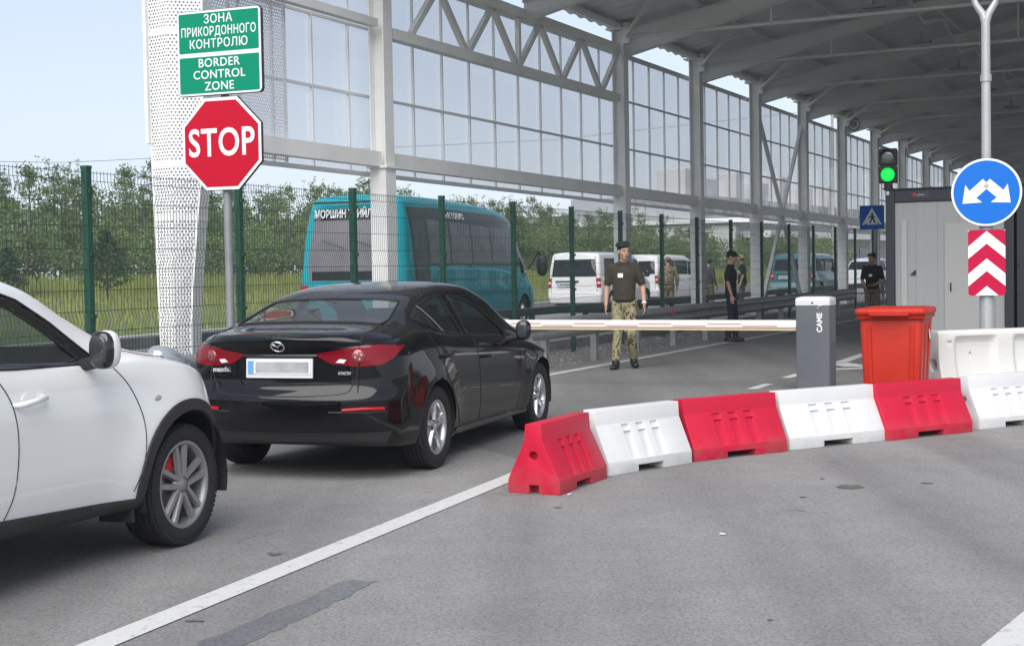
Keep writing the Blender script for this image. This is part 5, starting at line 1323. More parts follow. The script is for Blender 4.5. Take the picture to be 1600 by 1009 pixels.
def traffic_light():
    o = bo + HR * .03 + HU * .1; rz = math.atan2(HR[1], HR[0])
    root = thing('traffic_light', 'black two lamp traffic light showing green above the booth corner', 'traffic light', o + ZU * 2.711, rz + R(6))
    M().cyl((0, 0, 0), (0, 0, .09), .07, n=16).box((0, 0, .005), (.2, .2, .01)).build('mount', BLACKP, root)
    hs_ = M()
    for i in (0, 1): hs_.box((0, 0, .24 + .295 * i), (.30, .17, .285))
    ho = hs_.build('housing', BLACKP, root, bevel=.02)
    for i, mt in ((0, emit('green_lamp', (.0, .80, .09), .50)), (1, P('dark_lamp', (.11, .105, .10), .25, coat=1))):
        c = (0, -.082, .24 + .295 * i); M().ell(c, (.118, .02, .118), nu=28).build('lamp_lens', mt, root)
        v = M(); T = np.linspace(R(-25), R(205), 22)
        v.grid(np.array([[(c[0] + .125 * math.cos(t), y, c[2] + .125 * math.sin(t)) for y in (-.085, -.085 - .13 * (.5 + .5 * math.sin(t)))] for t in T])); v.build('visor', BLACKP, root)
traffic_light()

# ---------------------------------------------------------------- signs
SGRN = P('sign_green', (.0, .235, .13), .45, spec=.15); SRED = P('sign_red', (.48, .004, .024), .45, spec=.15); SWHT = P('sign_white', (.82, .82, .83), .38, coat=.2); SBLU = P('sign_blue', (.010, .15, .58), .45, spec=.15)
SBAK = P('sign_back', (.05, .045, .055), .5); SRB = P('sign_red_band', (.48, .006, .05), .45, spec=.15)
def rrect(w, h, r, n=5): return rbox_section(w, h, r, n)
def disc(r, n=48): return [(r * math.cos(2 * math.pi * k / n), r * math.sin(2 * math.pi * k / n)) for k in range(n)]
def octagon(r): return [(r * math.cos(R(22.5 + 45 * k)), r * math.sin(R(22.5 + 45 * k))) for k in range(8)]
# all sign boards are built with x to the reader's right, z up, facing -y
def layer(m, poly, y, mi, x=0, z=0, th=.003): m.prism(poly, 0, th, (x, y, z), (1, 0, 0), (0, 0, 1), (0, -1, 0), mi=mi)
so_ = np.array([-2.56, 13.1, 0]); srz = math.atan2(-.37, .93)
sp = thing('sign_post', 'grey sign post between guardrail and black car carrying the two border signs', 'post', so_, srz)
M().cyl((0, 0, 0), (0, 0, 3.86), .038, n=16).cyl((0, 0, 3.86), (0, 0, 3.875), .042, n=16).build('pole', GALV, sp)
M().cyl((0, 0, 0), (0, 0, .04), .12, n=16).build('foot', GALV, sp)
g = thing('border_sign', 'green border control zone sign with white lettering in two languages', 'sign', so_ + ZU * 3.48, srz)
m = M(); m.prism(rrect(.885, .765, .04), 0, .035, (0, -.045, 0), (1, 0, 0), (0, 0, 1), (0, -1, 0), mi=0); layer(m, rrect(.875, .755, .04), -.081, 1); layer(m, rrect(.835, .355, .012), -.0845, 2, 0, .182, .002); layer(m, rrect(.835, .325, .012), -.0845, 2, 0, -.197, .002)
m.build('board', [SBAK, SWHT, SGRN], g)
for z_ in (-.2, .2): M().box((0, -.025, z_), (.12, .05, .05)).build('clamp', GALV, g)
for tx, z_, s_, sx_ in (('ЗОНА', .295, .110, .95), ('ПРИКОРДОННОГО', .185, .112, .72), ('КОНТРОЛЮ', .075, .110, .9), ('BORDER', -.095, .108, 1.0), ('CONTROL', -.20, .108, 1.0), ('ZONE', -.305, .108, 1.0)):
    text_mesh('lettering', tx, s_, SWHT, g, (0, -.0885, z_), (1, 0, 0), (0, 0, 1), .003, bold=.0008, sx=sx_, space=1.08)
s = thing('stop_sign', 'red octagonal stop sign with white rim below the green board', 'sign', so_ + ZU * 2.66, srz)
m = M(); m.prism(octagon(.452), 0, .03, (0, -.045, 0), (1, 0, 0), (0, 0, 1), (0, -1, 0), mi=0); layer(m, octagon(.448), -.0755, 1); layer(m, octagon(.418), -.079, 2, th=.002); m.build('board', [SBAK, SWHT, SRED], s)
for z_ in (-.2, .2): M().box((0, -.025, z_), (.12, .05, .05)).build('clamp', GALV, s)
text_mesh('lettering', 'STOP', .35, SWHT, s, (0, -.083, .0), (1, 0, 0), (0, 0, 1), .003, bold=.006, sx=.80, space=1.06)

bp_ = np.array([4.985, 15.1, 0]); brz = math.atan2(-.31, .95)
lp = thing('lamp_post', 'tall grey lamp post with forked top carrying the round blue sign', 'lamp post', bp_, brz)
M().cyl((0, 0, 0), (0, 0, 2.2), .078, .07, n=20).cyl((0, 0, 2.2), (0, 0, 4.0), .05, .045, n=18).cyl((0, 0, 2.19), (0, 0, 2.26), .08, .055, n=18).cyl((0, 0, 3.35), (0, 0, 3.42), .058, n=16).build('pole', P('pole_grey', (.45, .46, .46), .45, metal=.3, var=.12, vscale=3), lp)
for q in (-1, 1):
    M().tube([(0, 0, 3.95), (q * .03, 0, 4.05), (q * .10, 0, 4.16), (q * .16, 0, 4.4), (q * .20, 0, 5.2), (q * .7, 0, 5.6)], [.045, .04, .034, .032, .03, .028], 10).build('arm', P('pole_grey', (.45, .46, .46), .45, metal=.3), lp)
    M().box((q * .95, 0, 5.63), (.6, .2, .07)).build('lamp_head', GALV, lp, bevel=.02)
M().cyl((0, 0, 0), (0, 0, .03), .2, n=18).build('foot', GALV, lp)
b_ = thing('arrow_sign', 'round blue sign with two white arrows pointing down left and right', 'sign', bp_ + ZU * 2.195, brz)
m = M(); m.prism(disc(.352), 0, .012, (0, -.10, 0), (1, 0, 0), (0, 0, 1), (0, -1, 0), mi=0); layer(m, disc(.350), -.1125, 1, th=.002); layer(m, disc(.328), -.1155, 2, th=.002); m.build('board', [SBAK, SWHT, SBLU], b_)
# two separate arrows: each a part
for q in (-1, 1):
    pl = [((x * math.cos(R(-42)) - y * math.sin(R(-42))) * q + q * .112, x * math.sin(R(-42)) + y * math.cos(R(-42)) + .0) for x, y in [(-.15, -.05), (.03, -.05), (.018, -.125), (.17, 0), (.018, .125), (.03, .05), (-.15, .05)]]
    m = M(); layer(m, pl if q > 0 else pl[::-1], -.1185, 0, th=.002); m.build('arrow', SWHT, b_)
M().box((0, -.075, 0), (.2, .06, .06)).build('clamp', GALV, b_)
cv = thing('chevron_board', 'red and white chevron board on the lamp post under the blue sign', 'sign', bp_ + ZU * 1.463, brz)
m = M(); m.prism(rrect(.37, .685, .035), 0, .012, (0, -.09, 0), (1, 0, 0), (0, 0, 1), (0, -1, 0), mi=0); layer(m, rrect(.368, .683, .034), -.1025, 1, th=.002); m.build('board', [SBAK, SRB], cv)
w2, hh = .184, .3415
def clipz(poly):      # keep the bands inside the board
    return poly
m = M(); sl_ = .86
for z0 in (-.57, -.285 - .0, .0, .285):
    top = z0 + .33; pl = [(-w2, top - sl_ * w2 - .13), (-w2, top - sl_ * w2), (0, top), (w2, top - sl_ * w2), (w2, top - sl_ * w2 - .13), (0, top - .13)]
    for half in (-1, 1):
        h4 = [p for p in ([pl[0], pl[5], pl[2], pl[1]] if half < 0 else [pl[5], pl[4], pl[3], pl[2]])]
        # clip the quad to the board height
        def clip(poly, zc, keep_below):
            out = []
            for i in range(len(poly)):
                a, b = poly[i], poly[(i + 1) % len(poly)]; ia = (a[1] <= zc) == keep_below; ib = (b[1] <= zc) == keep_below
                if ia: out.append(a)
                if ia != ib: t = (zc - a[1]) / (b[1] - a[1]); out.append((a[0] + t * (b[0] - a[0]), zc))
            return out
        h4 = clip(clip(h4, hh - .002, True), -hh + .002, False)
        if len(h4) > 2: layer(m, h4, -.1055, 0, th=.002)
m.build('chevron', SWHT, cv, merge=0)
for z_ in (-.2, .2): M().box((0, -.07, z_), (.2, .06, .05)).build('clamp', GALV, cv)

cp = np.array([10.03, 40.0, 0]); crz = math.atan2(-.25, .97)
pp_ = thing('crossing_sign', 'blue pedestrian crossing sign on a thin pole behind the booth', 'sign', cp, crz)
M().cyl((0.1, 0, 0), (0.1, 0, 2.9), .045, n=12).build('pole', GALV, pp_)
m = M(); zc = 2.71; m.box((.0, -.06, zc), (.66, .02, .66), mi=0); m.box((0, -.0725, zc), (.64, .004, .64), mi=1); layer(m, [(-.27, -.20), (.27, -.20), (0, .27)], -.076, 2, 0, zc - .0, .002); m.build('board', [SBAK, SBLU, SWHT], pp_)
f_ = M(); y_ = -.080
for pl in ([(-.02, .12), (.03, .12), (.035, .07), (-.015, .06)], [(-.03, .06), (.04, .06), (.05, -.03), (-.02, -.03)], [(-.03, .05), (-.10, -.02), (-.085, -.035), (-.02, .02)], [(.03, .05), (.09, .01), (.08, -.01), (.03, .02)], [(-.02, -.03), (.02, -.03), (-.04, -.16), (-.08, -.16)], [(.01, -.03), (.05, -.03), (.10, -.15), (.06, -.16)], [(-.19, -.17), (-.12, -.17), (-.13, -.19), (-.21, -.19)], [(.12, -.17), (.19, -.17), (.21, -.19), (.14, -.19)]):
    layer(f_, pl[::-1], y_, 0, 0, zc, .002)
f_.build('walker_symbol', BLACKP, pp_)
# ------------------------------------------------------------------ trees, meadow growth, far buildings
def leaf_mat(name, a, b_):
    m, t, p = _new(name); oi = t.nodes.new('ShaderNodeObjectInfo'); geo = t.nodes.new('ShaderNodeNewGeometry')
    r = t.nodes.new('ShaderNodeValToRGB'); e = r.color_ramp.elements; e[0].color = (*a, 1); e[1].color = (*b_, 1); e[0].position = .1; e[1].position = .9
    ad = t.nodes.new('ShaderNodeMath'); ad.operation = 'ADD'; ml = t.nodes.new('ShaderNodeMath'); ml.operation = 'MULTIPLY'; ml.inputs[1].default_value = .45
    m2 = t.nodes.new('ShaderNodeMath'); m2.operation = 'MULTIPLY'; m2.inputs[1].default_value = .55
    t.links.new(oi.outputs['Random'], ml.inputs[0]); t.links.new(geo.outputs['Random Per Island'], m2.inputs[0])
    t.links.new(ml.outputs[0], ad.inputs[0]); t.links.new(m2.outputs[0], ad.inputs[1]); t.links.new(ad.outputs[0], r.inputs[0])
    t.links.new(r.outputs[0], p.inputs['Base Color']); p.inputs['Roughness'].default_value = .6
    tr = t.nodes.new('ShaderNodeBsdfTranslucent'); mx = t.nodes.new('ShaderNodeMixShader'); mx.inputs[0].default_value = .42
    t.links.new(r.outputs[0], tr.inputs[0]); t.links.new(p.outputs[0], mx.inputs[1]); t.links.new(tr.outputs[0], mx.inputs[2]); t.links.new(mx.outputs[0], t.nodes['Material Output'].inputs[0])
    return m
LEAF = leaf_mat('birch_leaves', (.10, .165, .055), (.235, .305, .12))
LEAF2 = leaf_mat('pine_needles', (.03, .07, .03), (.06, .11, .04))
LEAF3 = leaf_mat('tall_grass_blades', (.20, .25, .06), (.36, .39, .12))
BARK = P('bark_pale', (.30, .28, .24), .9, var=.6, vscale=6)
BARKD = P('bark_brown', (.12, .09, .06), .9, var=.4, vscale=8)
def leaf_cloud(m, centers, rads, per, size, r_, flat=.8):
    for c, q in zip(centers, rads):
        k = int(per * (q / .5) ** 2)
        for _ in range(k):
            d = np.array([r_.gauss(0, 1), r_.gauss(0, 1), r_.gauss(0, 1) * flat]); d = d / np.linalg.norm(d) * q * r_.uniform(.25, 1.08) ** .7
            p = c + d; a = np.array([r_.gauss(0, 1) for _ in range(3)]); a /= np.linalg.norm(a); b = np.cross(a, [r_.gauss(0, 1) for _ in range(3)]); b /= np.linalg.norm(b)
            s = size * r_.uniform(.55, 1.25)
            m.add([p - a * s * .6, p + b * s * .36, p + a * s * .6, p - b * s * .36], [(0, 1, 2, 3)])
def young_tree(seed, h):
    """slim birch or willow: leaning stem, upswept limbs, loose feathery crown and bare leaders at the top"""
    r_ = random.Random(seed); t = M(); top = np.array([r_.uniform(-.3, .3), r_.uniform(-.3, .3), h])
    st = [np.array([0, 0, 0.]) * 0 + top * q * np.array([q, q, 1]) + np.array([r_.uniform(-.06, .06), r_.uniform(-.06, .06), 0]) * (q > 0) for q in np.linspace(0, 1, 8)]
    t.tube(st, list(np.linspace(.055, .008, 8)), 6)
    C_, R_ = [], []
    n = 20 + int(h * 3)
    for i in range(n):
        q = r_.uniform(.10, .97) ** .8; p = np.array([np.interp(q, np.linspace(0, 1, 8), [s_[k] for s_ in st]) for k in range(3)])
        a = r_.uniform(0, 6.283); L = (1.3 * (1 - q) ** .7 + .16) * r_.uniform(.6, 1.2) * h / 6; e = p + np.array([math.cos(a) * L, math.sin(a) * L, L * r_.uniform(.3, 1.0)])
        mid = (p + e) / 2 + np.array([0, 0, -.08 * L]); t.tube([p, mid, e], [.022 * (1 - q) + .006, .012 * (1 - q) + .004, .003], 4, caps=False)
        for f in (.55, .8, 1.0):
            C_.append(p * (1 - f) + e * f + np.array([r_.uniform(-.1, .1), r_.uniform(-.1, .1), r_.uniform(-.05, .12)])); R_.append(r_.uniform(.20, .42) * (1.15 - .62 * q))
    m = M(); leaf_cloud(m, C_, R_, 66, .125, r_)
    # thin leaders with sparse leaves
    for i in range(5):
        a = r_.uniform(0, 6.283); b0 = top * .9 + np.array([math.cos(a), math.sin(a), 0]) * r_.uniform(.1, .7); b1 = b0 + np.array([r_.uniform(-.15, .15), r_.uniform(-.15, .15), r_.uniform(.4, 1.0)])
        t.tube([b0 * .9 + top * .05, b0, b1], [.008, .006, .003], 4, caps=False)
        leaf_cloud(m, [b0 * (1 - f) + b1 * f for f in (.2, .5, .8, 1)], [.10] * 4, 90, .11, r_)
    return m, t
protos = []
for i, h in enumerate((6.2, 5.2, 5.6, 4.3, 6.0, 4.8)):
    m, t = young_tree(40 + i, h); root = thing('young_tree', 'x', 'tree', (0, 0, 0)); m.build('crown', LEAF, root); t.build('trunk', BARK if i % 2 else BARKD, root); protos.append(root)
GRP = 'young trees of the thicket beyond the far lane'
LB = 'slim young tree with feathery crown in the green thicket beyond the far lane'
tp = random.Random(11)
def ground_z(x, y): 
    o = KX(y) - x; return float(np.interp(o, [0, 3, 8, 16, 40], [.25, .3, .4, .55, .85])) if o > 0 else 0
n_ = 0; used = set()
# tree belt: from the left edge running obliquely away to the right
for row in range(4):
    L = 0
    while L < 76:
        x = -31 + L * .70 - row * 2.0 + tp.uniform(-.8, .8); y = 55 + L * .72 + row * 2.6 + tp.uniform(-1, 1)
        L += tp.uniform(1.5, 2.3) * (1 if row < 3 else 1.3)
        k = tp.choice([0, 1, 2, 4, 5] if L < 62 else [1, 3, 5]); pr = protos[k]
        s = tp.uniform(.85, 1.12) * (1.0 if L < 40 else max(.62, 1.0 - (L - 40) * .010)) * (1.05 if row > 1 else .92)
        if k not in used: o = pr; used.add(k); o.location = (x, y, ground_z(x, y) - .05); o['label'] = LB; o['group'] = GRP
        else: o = dup(pr, (x, y, ground_z(x, y) - .05), None, LB); o['group'] = GRP
        o.rotation_euler = (0, 0, tp.uniform(0, 6.28)); o.scale = (s * 1.15, s * 1.15, s); n_ += 1
for k, pr in enumerate(protos):
    if k not in used: pr.location = (20, 108, .3); pr['label'] = LB; pr['group'] = GRP
# undergrowth of the thicket: one tangled mass
m = M(); r_ = random.Random(5); C_, R_ = [], []
for i in range(620):
    L = r_.uniform(-6, 80); w = r_.uniform(-3.6, 2.5); x = -31 + L * .70 - w * .7; y = 55 + L * .72 + w; C_.append(np.array([x, y, ground_z(x, y) + r_.uniform(.1, 2.8)])); R_.append(r_.uniform(.5, 1.0))
leaf_cloud(m, C_, R_, 74, .135, r_)
struct(m.build('undergrowth', LEAF), 'stuff')
# blades of tall grass in the meadow
m = M(); r_ = random.Random(9)
for i in range(42000):
    if i < 30000: L = r_.uniform(-8, 70); w = r_.uniform(-7.5, -2.0); x = -31 + L * .70 - w * .7; y = 55 + L * .72 + w; hh_ = r_.uniform(.35, .95) * (1 if r_.random() < .75 else .5)
    else: y = r_.uniform(26, 75); x = KX(y) - r_.uniform(.6, 26); hh_ = r_.uniform(.10, .32)
    if x > KX(y) - .5: continue
    z = ground_z(x, y); a = r_.uniform(0, 6.28); w_ = r_.uniform(.012, .035); dx, dy = math.cos(a) * w_, math.sin(a) * w_; lx, ly = r_.uniform(-.2, .2) * hh_, r_.uniform(-.2, .2) * hh_
    m.add([(x - dx, y - dy, z - .02), (x + dx, y + dy, z - .02), (x + lx + dx * .2, y + ly, z + hh_), (x + lx - dx * .3, y + ly, z + hh_ * .92)], [(0, 1, 2, 3)])
struct(m.build('tall_grass', LEAF3), 'stuff')
# rough litter and weeds in the gravel strip
m = M(); r_ = random.Random(3)
for i in range(2600):
    y = r_.uniform(10, 42); x = r_.uniform(GL(y) - .1, CLX(y) - .5) if GL(y) - .1 > CLX(y) - .5 else r_.uniform(CLX(y) - .5, GL(y) - .1); s = r_.uniform(.012, .04)
    m.box((x, y, .006 + s * .3), (s, s * r_.uniform(.6, 1.4), s * .7), rotz(r_.uniform(0, 3)))
struct(m.build('stones', P('pebbles', (.33, .32, .30), .9, var=.5, vscale=4)), 'stuff')
# small pine standing in the meadow
def pine(x, y, h, lab):
    r_ = random.Random(int(x * 10)); root = thing('pine_tree', lab, 'tree', (x, y, ground_z(x, y) - .03)); t = M().tube([(0, 0, 0), (.02, 0, h * .5), (0, .02, h)], [.05, .035, .008], 6); m = M()
    for q in np.linspace(.18, .98, 9):
        k = 6; L = (1 - q) ** .8 * h * .46 + .06
        for j in range(k):
            a = 6.283 * j / k + r_.uniform(-.3, .3); e = np.array([math.cos(a) * L, math.sin(a) * L, q * h + L * .35]); p = np.array([0, 0, q * h]); t.tube([p, e], [.014, .004], 4, caps=False)
            leaf_cloud(m, [p * (1 - f) + e * f for f in (.35, .65, .9, 1.02)], [.13, .15, .14, .10], 190, .085, r_)
    m.build('crown', LEAF2, root); t.build('trunk', BARKD, root)
g_ = gnd(185, 500, .3); pine(-14.6, 52.0, 2.5, 'small young pine standing alone in the meadow left of the white cladding')
pine(-19.2, 55.0, 1.9, 'smallest dark pine in the meadow near the left edge')

# ---------------------------------------------------------------- buildings far beyond
BW = P('render_white', (.62, .62, .61), .7, var=.08, vscale=.5); BG_ = P('cladding_grey', (.30, .31, .33), .6, var=.1, vscale=.3); BD = P('dark_opening', (.035, .04, .045), .3, coat=.5); BR_ = P('roof_edge_white', (.72, .72, .72), .6)
def px_at(x, y, d):
    r = px_ray(x, y); return np.array([0, 0, CAM_H]) + r * (d / r[1])
def warehouse():
    p = px_at(1012, 400, 128); q = px_at(1172, 400, 150); root = thing('grey_warehouse', 'long low grey warehouse with pale roof edge beyond the trees', 'building', (p[0], p[1], 0), math.atan2(q[1] - p[1], q[0] - p[0])); L = math.hypot(q[0] - p[0], q[1] - p[1])
    hl, hr = 6.1, 7.0
    M().prism([(0, 0), (L, 0), (L, hr), (0, hl)], 0, 18, (0, 0, 0), (1, 0, 0), (0, 0, 1), (0, 1, 0)).build('wall', BG_, root)
    M().prism([(-.2, hl), (L + .2, hr), (L + .2, hr + .35), (-.2, hl + .35)], -.3, 18.4, (0, 0, 0), (1, 0, 0), (0, 0, 1), (0, 1, 0)).build('roof', BR_, root)
    for i in range(6): M().box((L * (i + .5) / 6, -.02, 2.6), (1.6, .1, 1.1)).build('window', BD, root)
    M().box((L * .8, -.03, 1.9), (3.2, .12, 3.8)).build('gate', BR_, root)
warehouse()
def depot():
    p = px_at(1150, 400, 108); q = px_at(1400, 400, 150); root = thing('white_depot', 'white two storey building with rooftop units and awning behind the hall columns', 'building', (p[0], p[1], 0), math.atan2(q[1] - p[1], q[0] - p[0])); L = math.hypot(q[0] - p[0], q[1] - p[1])
    M().box((L / 2, 7, 2.3), (L, 14, 4.6)).build('wall', BW, root)
    M().box((L / 2, 8.5, 5.7), (L - 1, 11, 2.2)).build('upper_storey', BG_, root)
    M().box((L / 2, 6.3, 4.75), (L + .8, 15, .35)).build('roof', BR_, root)
    M().box((L / 2, -1.2, 3.7), (L * .96, 2.4, .5)).build('awning', BR_, root)
    for i in range(9):
        w_ = M().box((L * (i + .5) / 9, -.02, 2.2), (1.5, .1, 1.3)).build('window', BD, root); M().box((L * (i + .5) / 9, -.06, 1.5), (1.7, .2, .08)).build('sill', BR_, w_)
    for i in range(11): M().box((L * (i + .5) / 11, 2.96, 5.8), (1.9, .1, 1.0)).build('window', BD, root)
    for i, (x, w, h) in enumerate(((.06, 1.8, 2.2), (.16, 2.4, 1.6), (.30, 2.0, 2.4), (.42, 3.2, 1.8), (.55, 1.6, 2.6), (.7, 2.6, 1.9), (.86, 2.2, 2.4))):
        M().box((L * x, 6, 6.8 + h / 2), (w, 2.4, h)).build('rooftop_unit', BW, root, bevel=.08)
depot()
# overhead wire on its poles, left of the hall
wo_ = thing('overhead_wire', 'thin overhead wire strung across the sky behind the hall', 'wire', px_at(-60, 252, 70))
a, b, c = px_at(-60, 252, 70), px_at(250, 247, 78), px_at(1300, 170, 110)
M().tube([a, a * .5 + b * .5 - np.array([0, 0, .15]), b, b * .5 + c * .5 - np.array([0, 0, .7]), c], .012, 5).build('cable', BLACKP, wo_, world=True)
for p in (a, c): M().cyl((p[0], p[1], 0), (p[0], p[1], p[2] + .3), .13, .1, n=10).box((p[0], p[1], p[2] + .1), (1.4, .1, .1)).build('pole', CONC, wo_, world=True)
# the farther wood behind the thicket, reading as one mass
m = M(); r_ = random.Random(21); C_, R_ = [], []
for i in range(420):
    L = r_.uniform(-14, 92); w = r_.uniform(9, 15); x = -31 + L * .70 - w * .7; y = 55 + L * .72 + w; hm_ = (5.0 if L < 45 else max(2.6, 5.0 - (L - 45) * .06)); C_.append(np.array([x, y, ground_z(x, y) + hm_ * r_.uniform(.05, .95)])); R_.append(r_.uniform(.7, 1.3))
leaf_cloud(m, C_, R_, 70, .22, r_)
struct(m.build('far_wood', LEAF), 'stuff')
# ------------------------------------------------------------------ people
def skin_mat(name, c):
    return P(name, c, .55, var=.12, vscale=9)
SKIN = skin_mat('skin_fair', (.52, .30, .22))
SKIN2 = skin_mat('skin_tan', (.42, .235, .165))
def camo(name, cols, scale):
    m, t, b = _new(name); tc = t.nodes.new('ShaderNodeTexCoord'); mp = t.nodes.new('ShaderNodeMapping'); mp.inputs['Scale'].default_value = (1, 1, .62)
    t.links.new(tc.outputs['Object'], mp.inputs[0]); n = t.nodes.new('ShaderNodeTexNoise'); n.inputs['Scale'].default_value = scale; n.inputs['Detail'].default_value = 3; n.inputs['Roughness'].default_value = .55; n.inputs['Distortion'].default_value = 1.2
    t.links.new(mp.outputs[0], n.inputs[0]); r = t.nodes.new('ShaderNodeValToRGB'); r.color_ramp.interpolation = 'CONSTANT'; e = r.color_ramp.elements
    pos = [0, .44, .49, .54, .58, .62][:len(cols)]; e[0].position = 0; e[0].color = (*cols[0], 1); e[1].position = pos[1]; e[1].color = (*cols[1], 1)
    for p, c in list(zip(pos, cols))[2:]: q = e.new(p); q.color = (*c, 1)
    t.links.new(n.outputs[0], r.inputs[0]); t.links.new(r.outputs[0], b.inputs['Base Color']); b.inputs['Roughness'].default_value = .9; return m
CAMO = camo('camouflage_cloth', [(.06, .05, .03), (.36, .31, .19), (.20, .20, .10), (.42, .37, .24), (.10, .065, .035), (.30, .28, .16)], 12)
CAMOD = camo('camouflage_dim', [(.05, .045, .03), (.17, .145, .09), (.10, .10, .06), (.19, .16, .10)], 14)
OLIVE = P('olive_shirt', (.048, .041, .029), .9, var=.25, vscale=7, bump=.3, bscale=22)
NAVY = P('navy_cloth', (.010, .012, .022), .9, var=.3, vscale=7, bump=.3, bscale=22)
NAVYT = P('navy_trousers', (.012, .014, .032), .9, var=.3, vscale=7, bump=.3, bscale=22)
BLKC = P('black_cloth', (.010, .010, .011), .9, var=.3, vscale=7, bump=.3, bscale=22)
BOOT = P('boot_leather', (.012, .011, .010), .5, bump=.2, bscale=60)
BERET = P('beret_felt', (.010, .022, .014), .95, bump=.2, bscale=90)
HAIRM = P('hair_dark', (.022, .015, .010), .7, bump=.5, bscale=120)
EYEW = P('eye_white', (.6, .58, .55), .3); LIPS = P('lip_tone', (.30, .12, .10), .5)
def fuse(name, m, mat, parent, vox=.009, smooth=4, extra=()):
    """weld the closed shapes of m into one continuous surface"""
    o = m.build(name, mat); md = o.modifiers.new('r', 'REMESH'); md.mode = 'VOXEL'; md.voxel_size = vox; md.use_smooth_shade = True
    s = o.modifiers.new('s', 'SMOOTH'); s.factor = .5; s.iterations = smooth
    dg = bpy.context.evaluated_depsgraph_get(); me = bpy.data.meshes.new_from_object(o.evaluated_get(dg)); bpy.data.objects.remove(o)
    me.name = name; me.materials.clear(); me.materials.append(mat); me.polygons.foreach_set('use_smooth', [True] * len(me.polygons)); me.polygons.foreach_set('material_index', [0] * len(me.polygons))
    r = bpy.data.objects.new(name, me); COL.objects.link(r); r.parent = parent; return r
V3 = lambda *a: np.array(a, float)
def limb(m, pts, rs, n=14, flat=1.0):
    """tapered chain of capsules"""
    for (a, b), (ra, rb) in zip(zip(pts[:-1], pts[1:]), zip(rs[:-1], rs[1:])):
        k = 5; q = [a * (1 - t) + b * t for t in np.linspace(0, 1, k)]; m.tube(q, list(np.linspace(ra, rb, k)), n, True)
    for p, r in zip(pts, rs): m.ell(p, (r, r, r), nu=n, nv=8)
def hand(m, w, d, side_v, pal, s=1.0, curl=.45):
    """palm, four unequal bent fingers, thumb leaving the side of the palm. w wrist, d pointing direction, side_v towards the thumb, pal towards the palm side"""
    d = d / np.linalg.norm(d); side_v = side_v - d * (side_v @ d); side_v /= np.linalg.norm(side_v); pal = np.cross(d, side_v) * (1 if np.cross(d, side_v) @ pal > 0 else -1)
    Rm = np.stack([side_v, pal, d], 1); c = w + d * .052 * s
    m.ell(c, (.042 * s, .017 * s, .054 * s), Rm, p=.8)
    for i, (o, L) in enumerate(((.030, .072), (.010, .082), (-.011, .075), (-.031, .058))):
        b = w + d * .092 * s + side_v * o * s; k1 = b + (d * math.cos(curl * .5) + pal * math.sin(curl * .5)) * L * .5 * s; k2 = k1 + (d * math.cos(curl * 1.4) + pal * math.sin(curl * 1.4)) * L * .5 * s
        limb(m, [b - d * .02 * s, b, k1, k2], [.0095 * s, .0095 * s, .0085 * s, .007 * s], 8)
    t0 = w + d * .03 * s + side_v * .034 * s; t1 = t0 + (d * .75 + side_v * .6 + pal * .25) * .042 * s; t2 = t1 + (d * .92 + side_v * .1 + pal * .3) * .032 * s
    limb(m, [t0, t1, t2], [.013 * s, .011 * s, .0085 * s], 8)
